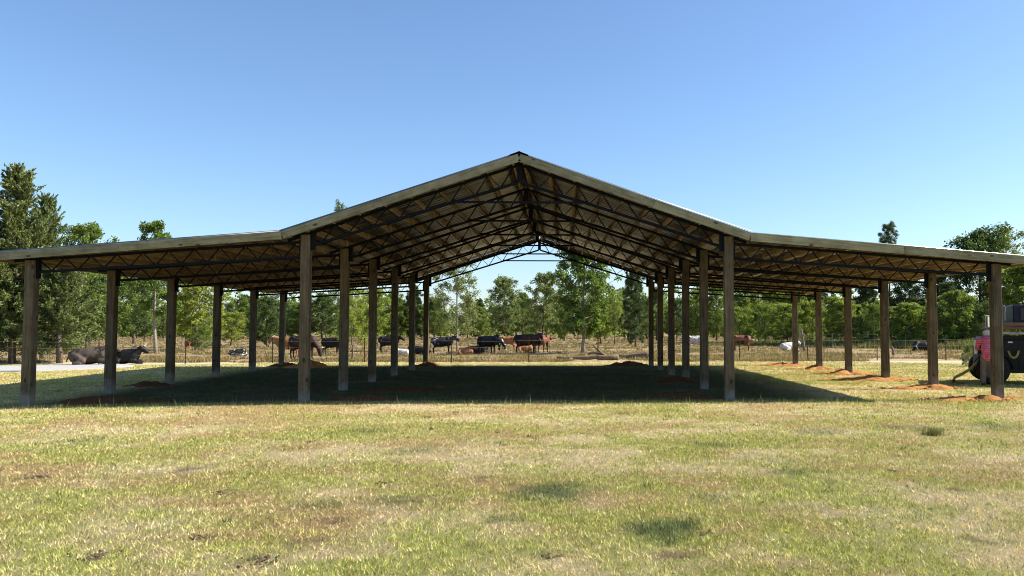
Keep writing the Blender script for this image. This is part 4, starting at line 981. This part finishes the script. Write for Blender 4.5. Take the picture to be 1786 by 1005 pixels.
# strap trailing down to the grass
sy = at(1690, 672)[1]
pts = [Vector(at_y(*v, sy)) for v in ((1703, 633), (1697, 639), (1688, 646.5), (1678, 652.5), (1668, 657), (1663.5, 660))] + [Vector(at(1663, 664, .04)), Vector(at(1668, 668, .03)), Vector(at(1682, 668.5, .03))]
mb = MB()
for i, (p, q) in enumerate(zip(pts, pts[1:])): mb.bar(p, q + (q - p) * .04, .016, .10, (0, -.5, .8) if i < 5 else (0, -.9, .6))
tag(mb.build('ratchet_strap', M['strap']), 'yellow strap trailing from the truck wheel down to the grass', 'strap')

# ------------------------------------------------------------------ person beside the truck
M['skin'] = plain('skin', (0.42, 0.24, 0.17), 0.6, 0, 0.1)
M['hair'] = plain('grey_hair', (0.50, 0.49, 0.48), 0.8, 0, 0.2, 30)
M['trousers'] = plain('faded_trousers', (0.16, 0.12, 0.095), 0.9, 0, 0.2, 12, .5)
M['boots'] = plain('dark_boots', (0.03, 0.025, 0.02), 0.7)
def plaid():
    m, t, b, _ = new_mat('pink_plaid'); v = obj_vec(t); n = tex_noise(t, v, 7, 4, 0.6)
    wv = node(t, 'ShaderNodeTexWave', Scale=5.0, Distortion=1.0); wv.bands_direction = 'Z'; t.links.new(v, wv.inputs['Vector'])
    wx = node(t, 'ShaderNodeTexWave', Scale=5.0, Distortion=1.0); wx.bands_direction = 'X'; t.links.new(v, wx.inputs['Vector'])
    c = ramp(t, n, [(0.3, (0.50, 0.06, 0.12)), (0.7, (0.66, 0.15, 0.23))])
    c = mixc(t, c, (0.62, 0.30, 0.34), ramp(t, wv.outputs['Fac'], [(0.82, 0.0), (0.9, 0.6)])); c = mixc(t, c, (0.30, 0.03, 0.07), ramp(t, wx.outputs['Fac'], [(0.82, 0.0), (0.9, 0.5)]))
    t.links.new(c, b.inputs['Base Color']); b.inputs['Roughness'].default_value = 0.9; bump(t, b, n, .6, .03); return m
M['plaid'] = plaid()
def folds(me, amp, fr):
    n = len(me.vertices); co = np.empty(n * 3, np.float32); no = np.empty(n * 3, np.float32); me.vertices.foreach_get('co', co); me.vertices.foreach_get('normal', no)
    co = co.reshape(-1, 3); no = no.reshape(-1, 3); d = fbm(co[:, 0] * fr + co[:, 2] * fr * .8, co[:, 1] * fr - co[:, 2] * fr * .5, 12, 3) - .45
    me.vertices.foreach_set('co', (co + no * (d * 2 * amp)[:, None]).ravel()); me.update(); return me
PP = at(1723.5, 673.5)
person = empty('person', tuple(PP), R(62), 'person in a pink plaid shirt and faded trousers bending by the truck wheel', 'person')
person.scale = (.94, .94, .95)
# local frame: +x the way the person faces, z up; 1.68 m tall, back bent, looking down
hipz = .86
sk = MB()
sk.cap((0, 0, hipz + .02), .115, (.07, 0, 1.08), .11).cap((.07, 0, 1.08), .11, (.19, 0, 1.26), .12).cap((.22, 0, 1.32), .07, (.31, 0, 1.40), .058)
sk.ell((.375, 0, 1.455), (.105, .078, .125), 14, Matrix.Rotation(R(38), 3, 'Y')).cap((.45, 0, 1.405), .018, (.465, 0, 1.385), .014)
sk.ell((.42, 0, 1.365), (.06, .055, .05))
for s in (-1, 1):
    sk.ell((.35, s * .08, 1.435), (.025, .012, .035))
    sh, el, wr = Vector((.20, s * .19, 1.29)), Vector((.30, s * .27, 1.03)), Vector((.52, s * .15, 1.02))
    sk.cap(sh, .062, el, .046).cap(el, .045, wr, .03).cap(wr, .036, wr + Vector((.075, 0, -.005)), .034)
    for k in range(4): 
        f0 = wr + Vector((.10, (k - 1.5) * .02, 0)); f1 = f0 + Vector((.035 - .004 * abs(k - 1.3), 0, -.015)); sk.cap(f0, .0105, f1, .0095, 8).cap(f1, .0095, f1 + Vector((.012, 0, -.028)), .0085, 8)
    t0 = wr + Vector((.035, -s * .032, 0)); sk.cap(t0, .013, t0 + Vector((.04, -s * .03, -.012)), .010, 8)
    hp, kn, an = Vector((0, s * .10, hipz)), Vector((.05, s * .11, .47)), Vector((-.02, s * .12, .08))
    sk.cap(hp, .082, kn, .055).cap(kn, .06, an, .042).cap((-.04, s * .12, .045), .042, (.14, s * .135, .035), .035)
obj('body', sk.fused('person_body', M['skin'], .012, 2), person)
tr_ = MB()
for s in (-1, 1):
    tr_.cap((0, s * .08, hipz + .0), .108, (.055, s * .11, .47), .088).cap((.055, s * .11, .47), .088, (-.015, s * .12, .12), .078)
tr_.cap((0, 0, hipz - .02), .125, (.01, 0, hipz + .06), .125)
obj('trousers', folds(tr_.fused('trousers', M['trousers'], .02, 2), .016, 9), person)
sh_ = MB().cap((.0, 0, .86), .165, (.07, 0, 1.08), .155).cap((.07, 0, 1.08), .155, (.18, 0, 1.25), .165).cap((.19, -.13, 1.29), .08, (.19, .13, 1.29), .08)
for s in (-1, 1): sh_.cap((.20, s * .19, 1.29), .08, (.285, s * .26, 1.07), .064)
obj('shirt', folds(sh_.fused('shirt', M['plaid'], .018, 1), .022, 10), person)
hr = MB().ell((.345, 0, 1.485), (.115, .092, .115), 14, Matrix.Rotation(R(38), 3, 'Y')); obj('hair', hr.fused('hair', M['hair'], .015, 3), person)
for s in (-1, 1): obj('boot', MB().cap((-.04, s * .12, .055), .056, (.14, s * .135, .045), .05).cap((-.02, s * .12, .08), .055, (-.02, s * .12, .17), .058).fused('boot', M['boots'], .018, 2), person)

# ------------------------------------------------------------------ clods, tuft
def clod(px, py, wpx, n, label, seed, cat='dirt clod'):
    r_ = np.random.default_rng(seed); c = at(px, py); w = wpx * mpp(c); mb = MB()
    for k in range(n):
        x, y = r_.normal(0, w * .34), r_.normal(0, w * .30); s = r_.uniform(.008, .026)
        A = Matrix.Rotation(r_.uniform(0, 6), 3, 'Z') @ Matrix.Rotation(r_.uniform(-.5, .5), 3, 'X')
        V = [A @ Vector((s * r_.uniform(.7, 1.3) * q[0], s * r_.uniform(.7, 1.3) * q[1], s * .5 * r_.uniform(.6, 1.2) * q[2])) * 1.0 + Vector((x, y, s * .1)) for q in
             [(1, 0, 0), (.3, .95, 0), (-.8, .6, 0), (-.8, -.6, 0), (.3, -.95, 0), (.5, .3, .8), (-.3, .5, .85), (-.4, -.4, .8), (.4, -.4, .9), (0, 0, -.5)]]
        mb.add(V, [(0, 1, 5), (1, 6, 5), (1, 2, 6), (2, 7, 6), (2, 3, 7), (3, 4, 8), (3, 8, 7), (4, 0, 8), (0, 5, 8), (5, 6, 7, 8), (1, 0, 9), (2, 1, 9), (3, 2, 9), (4, 3, 9), (0, 4, 9)])
    o = mb.build('loose_dirt', M['soilclod']); o.location = (c[0], c[1], float(gz(c[0:1], c[1:2])[0])); tag(o, label, None, None, 'stuff')
for k, a in enumerate(((168, 972, 50, 34, 'crumbled dark clods on the lawn at the bottom left corner'), (455, 976, 46, 36, 'blackest clump of dirt clods, at the bottom edge left of the middle'),
    (66, 831, 34, 22, 'small heap of dark clods near the left picture edge'), (382, 860, 34, 20, 'dark clods on a dry patch left of the bright green strip'), (343, 938, 24, 12, 'few dark clods on the yellow lawn above the bottom left ones'),
    (1237, 933, 30, 16, 'dark clods just right of the darkest green patch'), (960, 970, 26, 10, 'scattered clods below the darkest green patch, left'), (1558, 823, 16, 8, 'tiny dark clod on the right half of the lawn'),
    (665, 843, 22, 10, 'small clods in the middle of the lawn left of the dark green patch'))):
    clod(*a[:4], a[4], 300 + k)
def blades(P, Ht, Wd, lean, rng):
    n = len(P); az = rng.uniform(0, 2 * math.pi, n); d = np.stack([np.cos(az), np.sin(az)], 1); sz = np.stack([-d[:, 1], d[:, 0], np.zeros(n)], 1)
    if True:                                            # turn the flat of the blade at random but never quite edge-on to the lane
        a2 = az + rng.uniform(0.2, math.pi - .2, n); sz = np.stack([np.cos(a2), np.sin(a2), np.zeros(n)], 1)
    T = P + np.stack([d[:, 0] * np.sin(lean), d[:, 1] * np.sin(lean), np.cos(lean)], 1) * Ht[:, None]
    V = np.stack([P - sz * Wd[:, None] / 2, P + sz * Wd[:, None] / 2, T], 1).reshape(-1, 3)
    return V, np.arange(3 * n).reshape(n, 3)
rg = np.random.default_rng(77)
c = at(1628, 759); n = 300; P = np.stack([c[0] + rg.normal(0, .07, n), c[1] + rg.normal(0, .07, n), np.full(n, float(gz(c[0:1], c[1:2])[0]) - .01)], 1)
V, F = blades(P, rg.uniform(.06, .18, n), np.full(n, .011), rg.uniform(0, 1.1, n), rg)
V[:, :2] -= c[:2]
tf = obj('grass_tuft', np_mesh('grass_tuft', V, F, M['weed'], np.repeat(np.array([[.16, .15, .055]]) * rg.uniform(.6, 1.5, (n, 1)), 3, 0))); tf.location = (c[0], c[1], 0)
tag(tf, 'lone dark grass tuft standing out on the right half of the lawn', 'grass tuft')

# ------------------------------------------------------------------ lawn blades and pasture weeds
def lawn_blades():
    rng = np.random.default_rng(1); cx, cy = CAM[0], CAM[1]
    rr = np.linspace(2.6, 38, 2000); rho = 8600 * np.minimum(1, (5.5 / rr) ** 1.45) * rr; cdf = np.cumsum(rho); N = int(cdf[-1] * (rr[1] - rr[0]) * 1.42); cdf /= cdf[-1]
    r = np.interp(rng.random(N), cdf, rr); th = rng.uniform(R(-42), R(39), N)
    x, y = cx + r * np.sin(th), cy + r * np.cos(th); k = y < edge_y(x) + 1.0; x, y, r = x[k], y[k], r[k]
    g = greenness(x, y); so_ = patches(x, y, SOILP, .35, .95, 41); dk = darkness(x, y); ins = inside(x, y)
    clay = np.zeros_like(x)
    for i in range(6):
        for X in POSTX: clay = np.maximum(clay, 1 - sstep(.35, .9, np.hypot((x - X) / 1.3, (y - i * BAY))))
    keep = rng.random(len(x)) > np.maximum.reduce([so_ * .7, clay * .8, ins * .45 * sstep(.4, .6, fbm(x * .5, y * .8, 61, 4)), (1 - g) * .15, .8 * (vnoise(x * 42, y * 15, 66) < .40) * sstep(4, -6, y)])
    x, y, r, g, dk, ins = (v[keep] for v in (x, y, r, g, dk, ins)); n = len(x)
    P = np.stack([x, y, gz(x, y) - .004], 1); c = lawn_color(x, y)
    green_b = rng.random(n) < (.15 + .60 * g) ; dead = ~green_b
    c = np.where(dead[:, None], c * .40 + STRAW * np.array([1.10, 1.08, 1.08]) * .60, c * .45 + (GREEN * .9) * .55)
    c = c + (DGREEN * 1.1 - c) * (.85 * dk)[:, None]; c = c + (LUSH * .8 - c) * (.93 * ins)[:, None]  # last blend paints the barn's shade onto the blades
    c = c * (.62 + .76 * vnoise(x * 30, y * 11, 55))[:, None] * rng.uniform(.40, 1.70, (n, 1)) * rng.uniform(.93, 1.07, (n, 3))
    H = rng.uniform(.014, .038, n) * (1 + .25 * g + .35 * dk) * (1 + .012 * r); Wd = (.0030 + .00062 * r) * rng.uniform(.7, 1.3, n)
    tall = rng.random(n) < .003; H[tall] *= 2.0
    lean = np.where(dead, rng.uniform(.5, 1.45, n), rng.uniform(.15, 1.15, n))
    V, F = blades(P, H, Wd, lean, rng); return np_mesh('lawn_grass', V, F, M['blade'], np.repeat(c, 3, 0))
tag(obj('lawn_grass', lawn_blades()), 'short patchy lawn grass, half green and half dry', None, None, 'stuff')
def lawn_tufts():
    rng = np.random.default_rng(8); N = 260; r = np.sqrt(rng.uniform(3.5 ** 2, 26 ** 2, N)); th = rng.uniform(R(-42), R(39), N); x = CAM[0] + r * np.sin(th); y = CAM[1] + r * np.cos(th)
    k = (inside(x, y) < .2) & (y < 17); x, y, r = x[k], y[k], r[k]; per = 26; m = len(x); sd = np.repeat(rng.uniform(.02, .07, m), per)
    X = np.repeat(x, per) + rng.normal(0, 1, m * per) * sd; Y = np.repeat(y, per) + rng.normal(0, 1, m * per) * sd; n = len(X)
    P = np.stack([X, Y, gz(X, Y) - .004], 1); H = rng.uniform(.03, .075, n) * np.repeat(rng.uniform(.6, 1.3, m), per); V, F = blades(P, H, .004 + .0006 * np.repeat(r, per), rng.uniform(.1, 1.3, n), rng)
    kind = np.repeat(rng.random(m), per)[:, None]; c = np.where(kind < .45, [[.52, .45, .28]], np.where(kind < .75, [[.20, .24, .06]], [[.11, .14, .045]])) * rng.uniform(.6, 1.35, (n, 1))
    return np_mesh('lawn_tufts', V, F, M['weed'], np.repeat(c, 3, 0))
tag(obj('lawn_tufts', lawn_tufts()), 'loose wisps of dead straw and longer tufts scattered over the lawn', None, None, 'stuff')
def crumbs():
    rng = np.random.default_rng(9); V, F = [], []
    for o in [o for o in bpy.data.objects if o.name.startswith('dirt_mound') and o.location.x > 8]:
        n = 190; a = rng.uniform(0, 6.28, n); f = np.sqrt(rng.uniform(.05, 1.5, n)); X = o.location.x + 1.05 * f * np.cos(a); Y = o.location.y + .55 * f * np.sin(a)
        for x, y, s in zip(X, Y, rng.uniform(.010, .042, n) * rng.uniform(.4, 1, n)):
            z = float(gz(np.array([x]), np.array([y]))[0]) + .02; k = len(V); q = rng.uniform(.6, 1.3, 6) * s; t = rng.uniform(0, 1.5); cc, ss = math.cos(t), math.sin(t)
            V += [(x + q[0] * cc, y + q[0] * ss, z), (x - q[1] * ss, y + q[1] * cc, z), (x - q[2] * cc, y - q[2] * ss, z), (x + q[3] * ss, y - q[3] * cc, z), (x, y, z + q[4]), (x, y, z - q[5] - .02)]
            F += [(k, k + 1, k + 4), (k + 1, k + 2, k + 4), (k + 2, k + 3, k + 4), (k + 3, k, k + 4), (k + 1, k, k + 5), (k + 2, k + 1, k + 5), (k + 3, k + 2, k + 5), (k, k + 3, k + 5)]
    return np_mesh('clay_crumbs', V, F, M['clay'])
tag(obj('clay_crumbs', crumbs()), 'crumbs of orange clay trodden into the grass around the right posts', None, None, 'stuff')
def edge_stems():          # taller seed stems where the mower stops at the barn's front edge
    rng = np.random.default_rng(3); n = 2600; x = rng.uniform(-14, 9, n); y = rng.normal(-.75, .22, n); H = rng.uniform(.05, .13, n); H[rng.random(n) < .05] *= 2.0
    P = np.stack([x, y, gz(x, y)], 1); V, F = blades(P, H, np.full(n, .011), rng.uniform(0, .5, n), rng)
    return np_mesh('seed_stems', V, F, M['weed'], np.repeat(np.where(rng.random((n, 1)) < .5, [[.30, .27, .12]], [[.13, .17, .05]]) * rng.uniform(.7, 1.3, (n, 1)), 3, 0))
tag(obj('seed_stems', edge_stems()), 'taller seed stems along the shaded front edge of the barn', None, None, 'stuff')
def weeds():
    rng = np.random.default_rng(2); N = 26000; d = np.sqrt(rng.uniform(19.2 ** 2, 120 ** 2, N)) * .0 + 19.2 + 100 * rng.random(N) ** 1.9
    x = CAM[0] + (d + 17) * np.tan(rng.uniform(R(-40), R(36), N)); k = fbm(x * .35, d * .6, 91, 3) > .44; x, d = x[k], d[k]
    per = 14; X = np.repeat(x, per) + rng.normal(0, .10, len(x) * per); Y = np.repeat(d, per) + rng.normal(0, .10, len(x) * per); n = len(X)
    P = np.stack([X, Y, np.full(n, -.01)], 1); H = rng.uniform(.06, .20, n) * np.repeat(rng.uniform(.6, 1.5, len(x)), per); W_ = .012 + .0006 * (Y + 17)
    V, F = blades(P, H, W_, rng.uniform(.1, 1.2, n), rng)
    t = np.repeat(rng.random(len(x)), per)[:, None]; c = np.where(t < .45, [[.30, .22, .115]], np.where(t < .85, [[.20, .165, .07]], [[.12, .13, .045]])) * rng.uniform(.7, 1.3, (n, 1))
    return np_mesh('pasture_weeds', V, F, M['weed'], np.repeat(c, 3, 0))
tag(obj('pasture_weeds', weeds()), 'dry weeds and short stubble over the pasture', None, None, 'stuff')
def tall_weeds():
    rng = np.random.default_rng(4); n = 30000; u = rng.random(n); px = 1250 + 560 * u ** .85; bx = np.array([at(p, b)[:2] for p, b in ((1250, 602), (1540, 609), (1820, 612))])
    X = np.interp(px, (1250, 1540, 1820), bx[:, 0]) + rng.normal(0, .6, n); Y = np.interp(px, (1250, 1540, 1820), bx[:, 1]) + np.abs(rng.normal(0, 5.0, n)) + 1
    P = np.stack([X, Y, np.zeros(n)], 1); cl = fbm(X * .8, Y * .8, 15, 3); V, F = blades(P, rng.uniform(.25, .75, n) * (.4 + 1.2 * cl) * np.clip((px - 1235) / 260, .25, 1), np.full(n, .06), rng.uniform(.05, .6, n), rng)
    c = np.where(rng.random((n, 1)) < .5, [[.25, .22, .09]], [[.12, .155, .045]]) * rng.uniform(.6, 1.3, (n, 1))
    return np_mesh('tall_weeds', V, F, M['weed'], np.repeat(c, 3, 0))
tag(obj('tall_weeds', tall_weeds()), 'tall yellow-green weeds along the foot of the right wood', None, None, 'stuff')
